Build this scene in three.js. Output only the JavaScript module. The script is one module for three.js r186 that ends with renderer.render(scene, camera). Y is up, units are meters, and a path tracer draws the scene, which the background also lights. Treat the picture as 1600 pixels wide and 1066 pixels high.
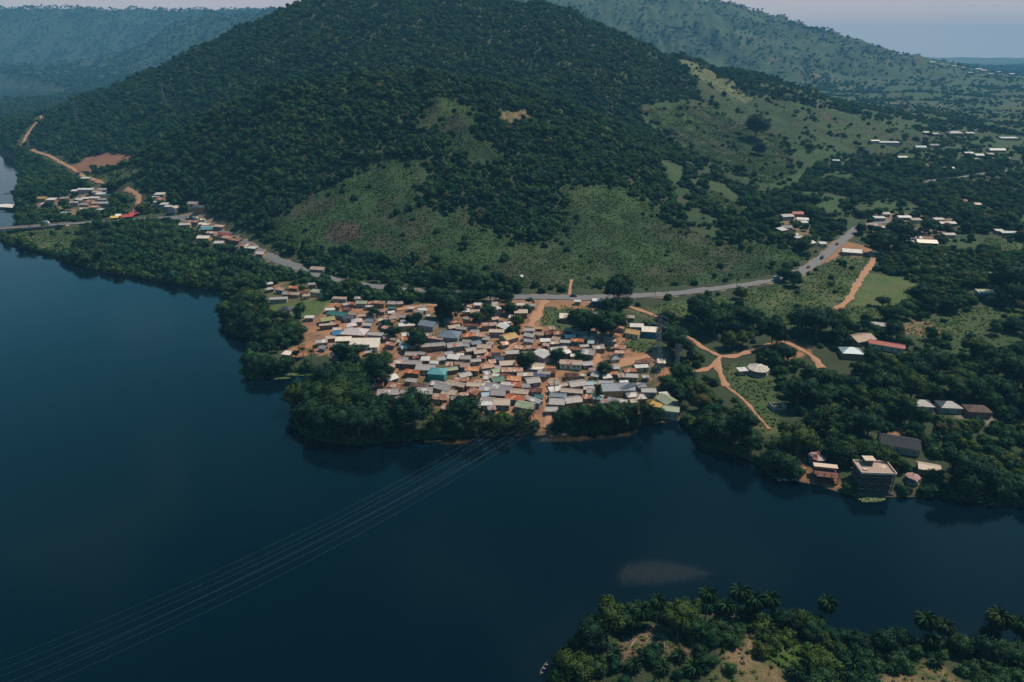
import * as THREE from 'three';
import { mergeGeometries } from 'three/addons/utils/BufferGeometryUtils.js';
import { createNoise2D } from 'simplex-noise';

// ───────────── camera, sky, sun, exposure ─────────────
const EYE = 150, FOCAL = 1070, TILT = Math.atan(455 / FOCAL);           // a drone 150 m over the river; the horizon lies 455 px over the middle of the 1600 x 1066 photograph
const camera = new THREE.PerspectiveCamera(2 * Math.atan(533 / FOCAL) * 180 / Math.PI, 1600 / 1066, 1, 30000);
camera.position.set(0, EYE, 0);
camera.rotation.set(-TILT, 0, 0);
const scene = new THREE.Scene();
const renderer = new THREE.WebGLRenderer({ antialias: true });
renderer.toneMapping = THREE.LinearToneMapping;
renderer.toneMappingExposure = 1.2;
renderer.shadowMap.enabled = true;
const SUN = new THREE.Vector3(0.44, 0.87, -0.2).normalize();
const sun = new THREE.DirectionalLight(0xfff0dc, 4.1);
sun.name = 'sun';
sun.position.copy(SUN).multiplyScalar(2500).add(new THREE.Vector3(0, 0, -600));
sun.target.position.set(0, 0, -600);
sun.castShadow = true; sun.shadow.radius = 2.5;
sun.shadow.mapSize.set(4096, 4096);
Object.assign(sun.shadow.camera, { left: -1200, right: 1200, top: 1200, bottom: -1200, near: 10, far: 6000 });
scene.add(sun, sun.target);

let seed = 7;
const R = () => { seed = (seed + 0x6d2b79f5) | 0; let t = Math.imul(seed ^ (seed >>> 15), 1 | seed); t = (t + Math.imul(t ^ (t >>> 7), 61 | t)) ^ t; return ((t ^ (t >>> 14)) >>> 0) / 4294967296; };
const rr = (a, b) => a + (b - a) * R();
const pick = (a) => a[Math.floor(R() * a.length)];
const nz = createNoise2D(R), nz2 = createNoise2D(R);
const fbm = (x, y, o = 4) => { let s = 0, a = 0.5, f = 1; for (let i = 0; i < o; i++) { s += a * nz(x * f, y * f); a *= 0.5; f *= 2.03; } return s; };
const cl = (x, a = 0, b = 1) => Math.min(b, Math.max(a, x));
const sm = (x, a, b) => { const t = cl((x - a) / (b - a)); return t * t * (3 - 2 * t); };
const mix = (a, b, t) => a + (b - a) * t;
const mix3 = (a, b, t) => [mix(a[0], b[0], t), mix(a[1], b[1], t), mix(a[2], b[2], t)];

{ // hazy tropical sky: greyish mauve haze near the horizon, teal blue above, thin cloud
  const W = 1024, HH = 512, d = new Float32Array(W * HH * 4);
  for (let j = 0; j < HH; j++) for (let i = 0; i < W; i++) {
    const el = ((j + 0.5) / HH - 0.5) * Math.PI, az = ((i + 0.5) / W - 0.5) * 2 * Math.PI;
    const x = Math.cos(az) * Math.cos(el), y = Math.sin(el), z = Math.sin(az) * Math.cos(el), s = cl(y, 0, 1);
    let c = mix3([0.56, 0.47, 0.46], [0.06, 0.27, 0.4], sm(s, 0.03, 0.28));
    c = mix3(c, [0.008, 0.1, 0.19], sm(s, 0.25, 0.75));
    const k = 1 / (s + 0.12), n = fbm(x * k * 1.5 + 3, z * k * 1.5, 5), cloud = sm(n, -0.05, 0.5) * sm(s, 0.02, 0.2);
    c = mix3(c, [0.17, 0.36, 0.46], cloud * 0.45);
    const g = Math.max(0, x * SUN.x + y * SUN.y + z * SUN.z), glow = 0.35 * Math.pow(g, 40) + 0.06 * Math.pow(g, 5);
    d.set([c[0] + glow, c[1] + glow * 0.97, c[2] + glow * 0.9, 1], (j * W + i) * 4);
  }
  const t = new THREE.DataTexture(d, W, HH, THREE.RGBAFormat, THREE.FloatType);
  t.mapping = THREE.EquirectangularReflectionMapping; t.magFilter = THREE.LinearFilter; t.needsUpdate = true;
  scene.background = t; scene.environment = t;
}
scene.fog = new THREE.FogExp2(new THREE.Color().setRGB(0.2, 0.57, 0.92), 0.000105);

// ───────────── bookkeeping ─────────────
const taken = {};
const numbered = (n) => { const k = taken[n] = (taken[n] ?? -1) + 1; return k ? n + '_' + String(k).padStart(3, '0') : n; };
function tag(o, label, category, group, kind) {
  if (label) o.userData.label = label;
  if (category) o.userData.category = category;
  if (group) o.userData.group = group;
  if (kind) o.userData.kind = kind;
  return o;
}
function mesh(name, geo, mat, parent) {
  const m = new THREE.Mesh(geo, mat); m.castShadow = m.receiveShadow = true;
  m.name = parent ? name : numbered(name); (parent ?? scene).add(m); return m;
}
const structure = (name, geo, mat, label) => tag(mesh(name, geo, mat), label, undefined, undefined, 'structure');
function thing(name, x, y, z, turn = 0) {
  const g = new THREE.Group(); g.name = numbered(name); g.position.set(x, y, z); g.rotation.y = turn; scene.add(g); return g;
}
const lin = (r, g, b) => new THREE.Color().setRGB(r, g, b);
const std = (r, g, b, rough = 0.9, extra = {}) => new THREE.MeshStandardMaterial({ color: lin(r, g, b), roughness: rough, ...extra });

// ───────────── survey: points measured on the photograph, carried to the ground they lie on ─────────────
const CT = Math.cos(TILT), ST = Math.sin(TILT);
function sight(px, py) { const a = (px - 800) / FOCAL, b = (533 - py) / FOCAL; return [a, b * CT - ST, -(CT + b * ST)]; }
const flat = (px, py, h = 0) => { const d = sight(px, py), t = (h - EYE) / d[1]; return [d[0] * t, d[2] * t]; };
function table(rows) {                                                  // smooth curve through (x, y) rows
  const X = rows.map((r) => r[0]), Y = rows.map((r) => r[1]), n = X.length, M = Y.map((_, i) => i === 0 || i === n - 1 ? 0 : (Y[i + 1] - Y[i - 1]) / (X[i + 1] - X[i - 1]));
  return (x) => {
    if (x <= X[0]) return Y[0]; if (x >= X[n - 1]) return Y[n - 1];
    let i = 0; while (x > X[i + 1]) i++;
    const h = X[i + 1] - X[i], t = (x - X[i]) / h, t2 = t * t, t3 = t2 * t;
    return (2 * t3 - 3 * t2 + 1) * Y[i] + (t3 - 2 * t2 + t) * h * M[i] + (-2 * t3 + 3 * t2) * Y[i + 1] + (t3 - t2) * h * M[i + 1];
  };
}
const box2 = (p) => { const xs = p.map((q) => q[0]), zs = p.map((q) => q[1]); return [Math.min(...xs), Math.min(...zs), Math.max(...xs), Math.max(...zs)]; };
function inside(poly, x, z) {
  const b = poly.box ??= box2(poly); if (x < b[0] || z < b[1] || x > b[2] || z > b[3]) return false;
  let c = false;
  for (let i = 0, j = poly.length - 1; i < poly.length; j = i++) {
    const [xi, zi] = poly[i], [xj, zj] = poly[j];
    if ((zi > z) !== (zj > z) && x < (xj - xi) * (z - zi) / (zj - zi) + xi) c = !c;
  }
  return c;
}
function edge(poly, x, z, open) {                                       // distance to the outline
  let m = 1e18;
  for (let i = open ? 1 : 0, j = open ? 0 : poly.length - 1; i < poly.length; j = i++) {
    const ax = poly[j][0], az = poly[j][1], bx = poly[i][0] - ax, bz = poly[i][1] - az;
    const t = cl(((x - ax) * bx + (z - az) * bz) / (bx * bx + bz * bz || 1)), dx = x - ax - bx * t, dz = z - az - bz * t, q = dx * dx + dz * dz;
    if (q < m) m = q;
  }
  return Math.sqrt(m);
}
const pairs = (s) => s.trim().split(/\s+/).map((q) => q.split(',').map(Number));

// ───────────── land and water ─────────────
const mainShore = pairs(`-150,126 0,130 37,137 85,141 116,146 72,153 0,157 -30,172 -5,180 0,187 7,211 2,235 28,251 31,291 26,314 30,345 22,360 4,368 6,379 40,389 90,402 150,424 200,432 245,440
 290,446 330,453 354,450 352,465 346,490 352,516 372,526 405,528 432,532 418,546 394,554 384,568 388,588 400,594 430,590 455,584 488,582 497,590 482,606 466,622 461,645 464,670 480,684 510,691 560,695 610,690
 660,686 700,684 725,682 760,681 800,677 822,676 840,681 868,683 900,678 930,675 960,672 1000,666 1030,661 1062,657 1076,664 1084,682 1100,698 1130,706 1158,713 1185,726 1208,747 1240,752 1272,757 1303,767 1335,776 1392,777 1440,776 1479,779 1520,783 1575,789 1660,795`).map((q) => flat(...q));
const mainLand = [...mainShore, [700, -170], [3000, -300], [9000, -300], [9000, -14000], [-9000, -14000], [-9000, -3300]];
const westLand = [[-700, 400], [-720, -200], [-800, -550], [-1150, -1000], [-1900, -1700], [-2900, -2250], [-9000, -2500], [-9000, 400]];
const islet = [...pairs('866,1110 868,1060 884,1020 915,985 955,962 1010,950 1100,948 1180,958 1250,975 1320,1000 1400,1008 1500,1010 1600,1012 1760,1015').map((q) => flat(...q)), [330, -60], [300, 300], [-680, 300], [-650, -40], [-120, -75], [-20, -70]];
function shore(x, z) {                                                  // metres from the waterline, positive on land
  const m = (inside(mainLand, x, z) ? 1 : -1) * edge(mainLand, x, z), w = (inside(westLand, x, z) ? 1 : -1) * edge(westLand, x, z), i = (inside(islet, x, z) ? 1 : -1) * edge(islet, x, z);
  return Math.max(m, w, i);
}
const crestFront = table([[-620, 0], [-500, 6], [-430, 24], [-377, 48], [-325, 70], [-281, 88], [-212, 106], [-99, 114], [-27, 103], [67, 76], [137, 50], [210, 24], [290, 10], [400, 0]]);
const footFront = table([[-700, 660], [-470, 660], [-320, 630], [-200, 500], [-158, 475], [0, 440], [150, 448], [240, 500], [330, 600], [500, 640]]);
const crestMain = table([[-1700, 0], [-1400, 4], [-1150, 12], [-960, 24], [-885, 34], [-794, 62], [-705, 90], [-617, 122], [-542, 153], [-433, 190], [-385, 209], [-270, 226], [-169, 229], [-23, 214], [91, 200], [184, 164], [279, 122], [327, 111], [471, 86], [595, 50], [760, 22], [1000, 6], [1300, 0]]);
const footMain = table([[-1500, 1500], [-1150, 1300], [-900, 1080], [-640, 930], [-320, 690], [0, 690], [300, 740], [600, 860], [900, 1050], [1300, 1250]]);
const crestRight = table([[-900, 60], [-500, 200], [0, 360], [400, 390], [599, 385], [935, 335], [997, 322], [1376, 226], [1634, 156], [1800, 112], [1962, 72], [2127, 35], [2350, 8], [2700, 0]]);
const crestSpur = table([[-2800, 0], [-2500, 14], [-2276, 52], [-1968, 140], [-1788, 240], [-1685, 283], [-1400, 312], [-1086, 330], [-600, 340], [-200, 250], [300, 100], [700, 0]]);
const crestFar = table([[-7000, 370], [-5200, 395], [-3493, 404], [-2971, 396], [-2361, 389], [-1700, 395], [-1000, 340], [0, 300], [1500, 120], [2400, 30], [3300, 6], [6000, 10]]);
function ridge(D, crest, foot, top, back) { const t = cl((D - foot) / (top - foot)); return D <= top ? crest * (0.42 * t + 0.58 * t * t * (3 - 2 * t)) : crest * Math.exp(-(((D - top) / back) ** 2)); }
function ground(x, z) {
  const d = shore(x, z), D = -z;
  if (d < 0) return D > 1200 ? -7 : Math.max(-7, d * 0.4) - 0.05;
  const near = D < 200 && inside(islet, x, z);
  let h = 0.3 + 1.7 * sm(d, 0, 9) + (near ? 3.2 * sm(d, 4, 22) : (0.05 - 0.036 * sm(-x, 450, 700)) * Math.min(d, 160) + 0.006 * sm(x, -900, -300) * Math.min(Math.max(d - 160, 0), 3000));
  h += sm(d, 5, 90) * (1.1 * nz(x / 70, z / 70) + 0.35 * nz(x / 23, z / 23)) * (near ? 0.6 : 1);
  if (D > 1000) h += sm(D, 1000, 2200) * 9 * nz2(x / 420, z / 420) * sm(d, 0, 200) * sm(x, -1100, -500);
  if (D > 350) {
    const f = ridge(D, crestFront(x), footFront(x), 760, 230), m = ridge(D, crestMain(x), footMain(x), 1350, 480), s = D > 1500 ? 1 : 0;
    const r = s && ridge(D, crestRight(x), 2500, 3600, 900), p = s && ridge(D, crestSpur(x), 3350, 3900, 700), l = s && ridge(D, crestFar(x), 4250, 5200, 1500);
    const top = Math.cbrt(f ** 3 + m ** 3 + r ** 3 + p ** 3 + l ** 3);
    if (top > 0.5) {
      const gully = Math.abs(nz(x / 130 + 5, z / 300 + 0.3 * nz2(x / 90, z / 90))), scale = D > 2000 ? 2.6 : 1;
      h += top + sm(top, 4, 60) * scale * (13 * (gully - 0.35) * sm(top, 15, 90) + 2.2 * nz2(x / 60, z / 60) + (D > 2000 ? 7 * nz2(x / 240, z / 240) : 0)) * 0.9;
    }
    if (D > 7200) h += 45 * sm(D, 7200, 9000) * (0.6 + 0.4 * nz(x / 1500, 3));
  }
  return h;
}
function at(px, py) {                                                   // where the sight line of that photograph point meets the ground
  const d = sight(px, py); let t = 100, last = 100;
  for (let i = 0; i < 900; i++) {
    const y = EYE + d[1] * t, g = ground(d[0] * t, d[2] * t);
    if (y < Math.max(g, 0)) break;
    last = t; t += Math.max(1.5, (y - g) * 0.35);
    if (t > 13000) break;
  }
  for (let i = 0; i < 14; i++) { const m = (last + t) / 2; if (EYE + d[1] * m < Math.max(ground(d[0] * m, d[2] * m), 0)) t = m; else last = m; }
  return [d[0] * t, Math.max(0, ground(d[0] * t, d[2] * t)), d[2] * t];
}
const area = (s) => pairs(s).map((q) => { const p = at(...q); return [p[0], p[2]]; });

// clearings, fields and bare ground, by outline
const fields = [
  { c: 'hill', p: area('450,330 478,306 520,291 581,263 605,246 650,250 700,250 684,268 651,296 661,328 727,326 755,349 797,373 853,380 886,344 878,314 873,288 942,288 984,293 1031,330 1041,349 1106,368 1153,387 1167,373 1230,385 1262,402 1225,425 1130,440 1000,450 900,452 820,450 770,432 700,424 600,408 540,395 480,385 430,368 420,345') },
  { c: 'hill', p: area('637,190 680,153 722,153 731,166 757,180 740,200 759,222 790,235 780,258 745,256 705,248 703,216 685,204 637,203') },
  { c: 'dry', p: area('778,174 825,170 828,186 790,192') },
  { c: 'hill', p: area('1078,288 1120,300 1170,330 1190,355 1150,345 1110,320') },
  { c: 'pale', p: area('1060,92 1095,105 1178,152 1165,162 1120,140 1075,110') },
  { c: 'hill', p: area('1003,172 1060,165 1110,168 1150,190 1230,215 1245,270 1200,290 1130,262 1070,225 1020,195') },
  { c: 'grass', p: area('1275,425 1300,408 1330,392 1355,398 1352,425 1325,462 1290,492 1230,515 1180,500 1160,470 1150,455 1215,445') },
  { c: 'pitch', p: area('1352,425 1400,432 1447,445 1440,468 1400,480 1330,478 1335,460') },
  { c: 'grass', p: area('1440,495 1500,485 1600,470 1600,500 1540,520 1480,540 1440,520') },
  { c: 'grass', p: area('1330,480 1400,482 1400,500 1360,505 1310,500') },
  { c: 'grass', p: area('1540,372 1600,378 1600,402 1560,398 1530,390') },
  { c: 'grass', p: area('985,485 1010,480 1060,470 1120,462 1150,470 1150,485 1120,500 1075,520 1035,505') },
  { c: 'grass', p: area('850,482 880,478 930,490 935,515 880,518 845,505') },
  { c: 'grass', p: area('960,545 985,525 1030,530 1050,540 1010,556 990,550') },
  { c: 'pitch', p: area('422,478 450,472 520,468 522,486 500,492 455,496 425,492') },
  { c: 'village', p: area('478,500 500,492 520,470 560,468 620,478 760,472 800,468 850,474 842,505 880,520 935,505 985,530 960,545 1010,552 1045,548 1048,570 1040,610 1056,645 1030,655 960,640 900,640 872,678 838,678 820,650 780,645 700,645 600,640 580,610 600,575 625,565 600,555 540,560 490,552 450,560 440,548 470,535') },
  { c: 'village', p: area('415,452 440,440 500,445 512,465 440,476 415,470') },
  { c: 'soil', p: area('800,468 930,466 985,474 960,482 850,480') },
  { c: 'red', p: area('112,260 135,245 180,237 207,243 206,257 172,262 140,270 116,270') },
  { c: 'square', p: area('275,338 298,324 322,334 338,352 330,368 345,372 360,380 340,376 322,362 300,353 282,350') },
  { c: 'town', p: area('55,322 70,308 100,310 120,296 165,295 172,308 160,322 140,338 100,338') },
  { c: 'grass', p: area('115,267 140,268 205,257 222,266 200,280 150,290 118,280') },
  { c: 'grass', p: area('2,362 40,357 100,352 132,358 125,382 95,400 40,387 8,377') },
  { c: 'soil', p: area('1060,505 1068,512 1066,525 1052,522 1050,510') },
  { c: 'soil', p: area('1205,535 1235,528 1270,548 1250,560 1222,562 1212,548') },
  { c: 'soil', p: area('1505,590 1525,586 1548,594 1545,602 1520,602') },
  { c: 'soil', p: area('1560,604 1600,615 1640,630 1640,655 1600,640 1575,620') },
  { c: 'grass', p: area('1130,572 1160,565 1205,585 1225,625 1215,650 1240,680 1210,690 1180,660 1150,625') },
  { c: 'yard', p: area('1495,648 1550,650 1560,662 1500,660') },
  { c: 'soil', p: area('1392,670 1410,665 1412,680 1400,692 1385,690') },
  { c: 'town', p: area('1215,335 1260,335 1268,380 1245,385 1215,365') },
  { c: 'town', p: area('1355,330 1490,338 1490,372 1450,388 1400,385 1355,360') },
  { c: 'soil', p: area('1275,405 1290,385 1310,375 1360,385 1365,400 1335,402 1318,396 1290,410') },
  { c: 'soil', p: area('1520,432 1560,425 1600,425 1600,450 1540,442') },
  { c: 'dry', p: area('1395,505 1440,500 1470,515 1490,525 1450,528 1410,520') },
  { c: 'dry', p: area('1130,1012 1160,998 1190,1003 1205,1025 1225,1085 1220,1130 1100,1130 1112,1066') },
  { c: 'brush', p: area('958,1008 990,982 1045,975 1090,990 1072,1022 1000,1036') },
  { c: 'bright', p: area('1170,990 1230,975 1300,1000 1310,1045 1240,1050 1190,1030') },
  { c: 'dry', p: area('1370,1050 1410,1036 1460,1038 1500,1062 1520,1120 1370,1120 1360,1080') },
  { c: 'soil', p: area('1215,738 1250,728 1300,742 1330,760 1290,762 1250,752') },
  { c: 'soil', p: area('835,690 835,672 880,668 890,684') },
  
  { c: 'burn', p: area('505,375 520,345 560,348 562,372 530,380') },
];
fields.unshift(
  { c: 'pasture', p: area('1065,95 1180,150 1250,165 1350,180 1450,215 1430,240 1300,244 1262,268 1240,300 1185,300 1120,266 1060,228 1005,192 1000,168 1040,160 1098,158 1080,120') },
  { c: 'plantation', p: area('1372,400 1460,385 1530,398 1562,422 1510,440 1532,470 1450,492 1447,445 1380,425') },
  { c: 'plantation', p: area('1440,668 1600,658 1680,680 1680,760 1600,765 1530,748 1460,712') },
  { c: 'plantation', p: area('1075,540 1110,552 1118,572 1085,580 1060,575') },
  { c: 'pasture', p: area('1290,500 1420,515 1500,530 1640,515 1640,545 1560,560 1450,548 1400,525') });
const savanna = area('1170,255 1260,262 1350,268 1440,262 1560,262 1700,268 1700,95 1430,100 1330,112 1210,110 1180,160 1250,180');
function plot(x, z) {                                                    // the patchwork of small farms on the plain: plots between hedges
  const D = -z; if (x < 140 || D < 500 || D > 3600 || (D < 2000 && ridge(D, crestMain(x), footMain(x), 1350, 480) > 40)) return null;
  const near = D < 1000, cw = near ? 55 : 115, u = x / cw + 0.4 * nz(x / cw / 2, z / cw / 2), v = z / cw / 1.25 + 0.4 * nz2(x / cw / 2, z / cw / 2), i = Math.floor(u), j = Math.floor(v);
  const e = Math.abs(Math.sin(i * 127.1 + j * 311.7) * 43758.5) % 1, b = Math.min(u - i, i + 1 - u, v - j, j + 1 - v);
  return e < (near ? 0.36 : 0.62) && b > 0.07 + 0.05 * nz(x / 9, z / 9) ? 'pasture' : null;
}
const fieldAt = (x, z) => { for (let i = fields.length - 1; i >= 0; i--) if (inside(fields[i].p, x, z)) return fields[i].c; return plot(x, z); };

// roads and tracks (centre lines)
const roadSpecs = [
  ['asphalt_road', 7, 'asphalt', '333,362 352,368 380,381 405,394 430,406 462,418 495,430 540,441 600,450 680,458 740,462 800,465.5 860,465 930,465 1000,463 1080,456.5 1150,447.5 1215,437.5 1255,423 1285,403 1306,385 1322,371 1340,357 1360,351 1385,348 1412,345', 'grey asphalt road curving round the foot of the hill'],
  ['far_road', 8, 'asphalt', '1437,292 1452,285 1475,281 1506,277 1560,270 1640,262', 'short stretch of grey road among the trees of the plain'],
  ['bridge_road', 8, 'asphalt', '92,350.5 130,349 180,346 225,343 262,341 285,342 310,350 333,362', 'grey asphalt road from the bridge to the market square'],
  ['dirt_track', 4, 'dirt', '1358,392 1364,402 1362,412 1349,430 1338,447 1328,466 1313,480 1298,493', 'orange dirt track along the bright green pitch'],
  ['dirt_track', 3.4, 'dirt', '978,478 1010,489 1040,503 1058,514 1070,526 1084,534 1098,544 1112,551 1125,557 1143,558 1165,552 1186,545 1206,538', 'orange dirt track crossing the meadow behind the school'],
  ['dirt_track', 3.2, 'dirt', '1126,557 1120,568 1127,588 1135,605', 'short orange dirt track forking to the river'],
  ['dirt_track', 3, 'dirt', '1120,567 1102,578 1075,583', 'narrow dirt track forking to the pylon'],
  ['footpath', 1.6, 'dirt', '1135,605 1154,619 1170,634 1183,651 1192,660 1202,672', 'thin sandy footpath to the river woods'],
  ['dirt_track', 3.2, 'dirt', '1222,534 1246,544 1260,552 1272,560 1284,576', 'dirt track leading to the light blue hipped house'],
  ['dirt_track', 5, 'dirt', '828,512 834,500 842,488 846,478 852,470', 'orange dirt lane from the road into the village'],
  ['dirt_track', 5.5, 'dirt', '1014,557 996,561 976,567 958,573 940,574 930,564 928,552', 'wide orange dirt lane beside the rusty sheds'],
  ['dirt_track', 3, 'dirt', '818,522 806,534 796,544 788,552', 'narrow dirt lane beside the mustard house'],
  ['dirt_track', 4, 'dirt', '864,592 865,606 862,622 860,640 856,656 852,670', 'dirt lane running down to the canoe beach'],
  ['dirt_track', 4.4, 'dirt', '62,182 64,188 58,192 48,203 40,215 34,229', 'pale dirt road beside the far river bank'],
  ['dirt_track', 4.4, 'dirt', '50,235 63,240 78,245 90,252 104,259 118,268 130,276 146,282 162,288', 'pale dirt road below the red earth clearing'],
  ['dirt_track', 4.5, 'dirt', '196,296 212,303 217,311 214,322 208,334', 'pale dirt road down to the red awning'],
  ['footpath', 2, 'dirt', '893,438 891,448 890,462', 'footpath climbing from the road into the hill field'],
  ['dirt_track', 4, 'dirt', '620,484 660,479 700,477 750,475 800,470', 'dirt lane along the back of the village'],
];
const roads = roadSpecs.map(([n, w, m, s, l]) => ({ n, w, m, l, p: area(s) }));
const roadDist = (x, z) => { let m = 1e9; for (const r of roads) { const b = r.box ??= box2(r.p); if (x < b[0] - 15 || z < b[1] - 15 || x > b[2] + 15 || z > b[3] + 15) continue; m = Math.min(m, edge(r.p, x, z, true) - r.w / 2); } return m; };

// ───────────── ground ─────────────
const COL = { pasture: [0.034, 0.074, 0.022], plantation: [0.04, 0.07, 0.022], hill: [0.021, 0.056, 0.015], dry: [0.24, 0.165, 0.085], pale: [0.15, 0.165, 0.075], grass: [0.06, 0.1, 0.03], pitch: [0.085, 0.135, 0.032], village: [0.4, 0.2, 0.105], soil: [0.4, 0.2, 0.105], red: [0.3, 0.13, 0.075], square: [0.36, 0.23, 0.16], town: [0.26, 0.17, 0.11], yard: [0.3, 0.24, 0.18], brush: [0.2, 0.13, 0.08], bright: [0.07, 0.12, 0.02], burn: [0.085, 0.06, 0.045] };
function groundColor(x, z, h, d) {
  const n = fbm(x / 26, z / 26, 4), n2 = nz2(x / 5.5, z / 5.5), n3 = fbm(x / 95 + 9, z / 95, 3);
  let c = mix3([0.032, 0.048, 0.02], [0.052, 0.07, 0.028], cl(0.5 + n));
  const f = fieldAt(x + 1.6 * n2 + 2.5 * n, z + 1.6 * nz(z / 5, x / 5));
  if (f) {
    c = COL[f];
    if (f === 'hill' || f === 'pasture') { const cw = f === 'hill' ? 38 : 85, ci = Math.floor(x / cw + 0.25 * nz(z / 40, 1)), cj = Math.floor(z / (cw * 1.3) + 0.25 * nz(x / 40, 7)), e = Math.abs(Math.sin(ci * 127.1 + cj * 311.7) * 43758.5) % 1; c = mix3(c, e < 0.3 ? [0.05, 0.066, 0.026] : e < 0.66 ? [0.034, 0.085, 0.018] : [0.02, 0.048, 0.018], 0.55); c = mix3(c, [0.075, 0.062, 0.038], 0.55 * sm(n3 + 0.35 * n, 0.08, 0.4)); c = mix3(c, [0.055, 0.1, 0.024], 0.65 * sm(-n3 + 0.3 * n, 0.08, 0.4)); c = mix3(c, [0.03, 0.05, 0.02], 0.5 * sm(n2 + n, 0.35, 0.9)); }
    else if (f === 'village' || f === 'town') { c = mix3(c, [0.25, 0.135, 0.085], sm(n + 0.3 * n2, 0.0, 0.4)); c = mix3(c, [0.06, 0.085, 0.03], 0.85 * sm(n3 - 0.25 * n + 0.2 * n2, 0.1, 0.3)); }
    else if (f === 'grass' || f === 'pitch' || f === 'pale') { c = mix3(c, [0.13, 0.125, 0.05], 0.6 * sm(n + 0.4 * n3, 0.05, 0.45)); c = mix3(c, [0.035, 0.06, 0.02], 0.5 * sm(n2 - n, 0.3, 0.9)); }
    else if (f === 'dry' || f === 'brush') c = mix3(c, [0.07, 0.1, 0.03], 0.8 * sm(n + 0.3 * n2, 0.05, 0.35));
    else c = mix3(c, c.map((v) => v * 0.72), cl(0.5 + n + 0.3 * n2));
  } else if (inside(savanna, x, z) || -z > 1500) {
    const q = fbm(x / 150, z / 110, 4);
    c = mix3([0.056, 0.09, 0.033], [0.12, 0.11, 0.058], sm(q, 0.0, 0.35)); c = mix3(c, [0.03, 0.055, 0.022], sm(nz2(x / 120, z / 170), 0.0, 0.35));
    const wild = -z < 1500 ? 0 : Math.max(sm(-x, 200, 700), sm(h, 50, 130) * sm(nz(x / 300, z / 420), -0.5, 0.0)); c = mix3(c, [0.022, 0.047, 0.02], 0.92 * wild);
  }
  if (d < 3.5 && d > -3 && -z < 1200) c = mix3(c, [0.13, 0.085, 0.05], 0.8 * sm(n + 0.5 * n2, -0.2, 0.3));
  if (d < 0 && -z < 1200) c = mix3([0.13, 0.09, 0.055], [0.2, 0.14, 0.085], cl(0.5 + n));       // sandy river bed
  return c;
}
function lines(stops) { const o = []; for (let i = 0; i + 1 < stops.length; i++) { const [a, s0] = stops[i], [b, s1] = stops[i + 1], L = Math.abs(b - a), dir = Math.sign(b - a); let p = 0; while (p < L - 1e-6) { o.push(a + dir * p); p += mix(s0, s1, p / L); } } o.push(stops.at(-1)[0]); return o; }
function sheet(xs, zs, height, color, uvScale = 1) {
  const nx = xs.length, n = nx * zs.length, p = new Float32Array(n * 3), c = new Float32Array(n * 3), uv = new Float32Array(n * 2), idx = [];
  for (let j = 0, k = 0; j < zs.length; j++) for (let i = 0; i < nx; i++, k++) {
    const x = xs[i], z = zs[j], h = height(x, z), q = color(x, z, h);
    p.set([x, h, z], k * 3); c.set(q, k * 3); uv.set([x * uvScale, -z * uvScale], k * 2);
    if (i && j) idx.push(k, k - 1, k - nx - 1, k, k - nx - 1, k - nx);
  }
  const g = new THREE.BufferGeometry();
  g.setAttribute('position', new THREE.BufferAttribute(p, 3)); g.setAttribute('color', new THREE.BufferAttribute(c, 3)); g.setAttribute('uv', new THREE.BufferAttribute(uv, 2));
  g.setIndex(n > 65535 ? new THREE.BufferAttribute(new Uint32Array(idx), 1) : idx); return g;
}
// textures: tiling grain
function grain(size, f) {
  const d = new Uint8Array(size * size * 4);
  for (let j = 0; j < size; j++) for (let i = 0; i < size; i++) { const v = f(i / size, j / size); d.set([...v.map((q) => cl(q) * 255), 255], (j * size + i) * 4); }
  const t = new THREE.DataTexture(d, size, size); t.wrapS = t.wrapT = THREE.RepeatWrapping; t.magFilter = THREE.LinearFilter; t.colorSpace = THREE.SRGBColorSpace; t.needsUpdate = true; return t;
}
const TAU = Math.PI * 2;
function tile(u, v, f, o = 4, s = 0) { let r = 0, a = 0.5; const U = u * TAU, V = v * TAU; for (let i = 0; i < o; i++) { const k = f / TAU * 2 ** i; r += a * nz(Math.cos(U) * k + s + Math.cos(V) * k * 1.3, Math.sin(U) * k - s + Math.sin(V) * k * 1.7); a *= 0.5; } return r; }
const soilGrain = grain(512, (u, v) => { const q = 0.9 + 0.2 * tile(u, v, 9, 5) + 0.1 * (R() - 0.5); return [q, q, q]; });
soilGrain.repeat.set(1, 1);
{
  const xs = lines([[-7500, 400], [-1500, 26], [-360, 2.6], [360, 2.6], [1500, 26], [7500, 400]]), zs = lines([[400, 40], [-60, 5], [-190, 2.6], [-470, 2.6], [-1000, 7], [-1900, 16], [-4000, 40], [-10000, 300]]);
  const sd = new Map(), key = (x, z) => x * 100000 + z;
  const g = sheet(xs, zs, (x, z) => ground(x, z), (x, z, h) => groundColor(x, z, h, shore(x, z)), 1 / 11);
  g.computeVertexNormals();
  structure('ground', g, new THREE.MeshStandardMaterial({ vertexColors: true, map: soilGrain, roughness: 1, bumpMap: soilGrain, bumpScale: 0.5 }), 'sloping green and earthen land around the river');
  console.log('ground', xs.length, zs.length);
}
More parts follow.
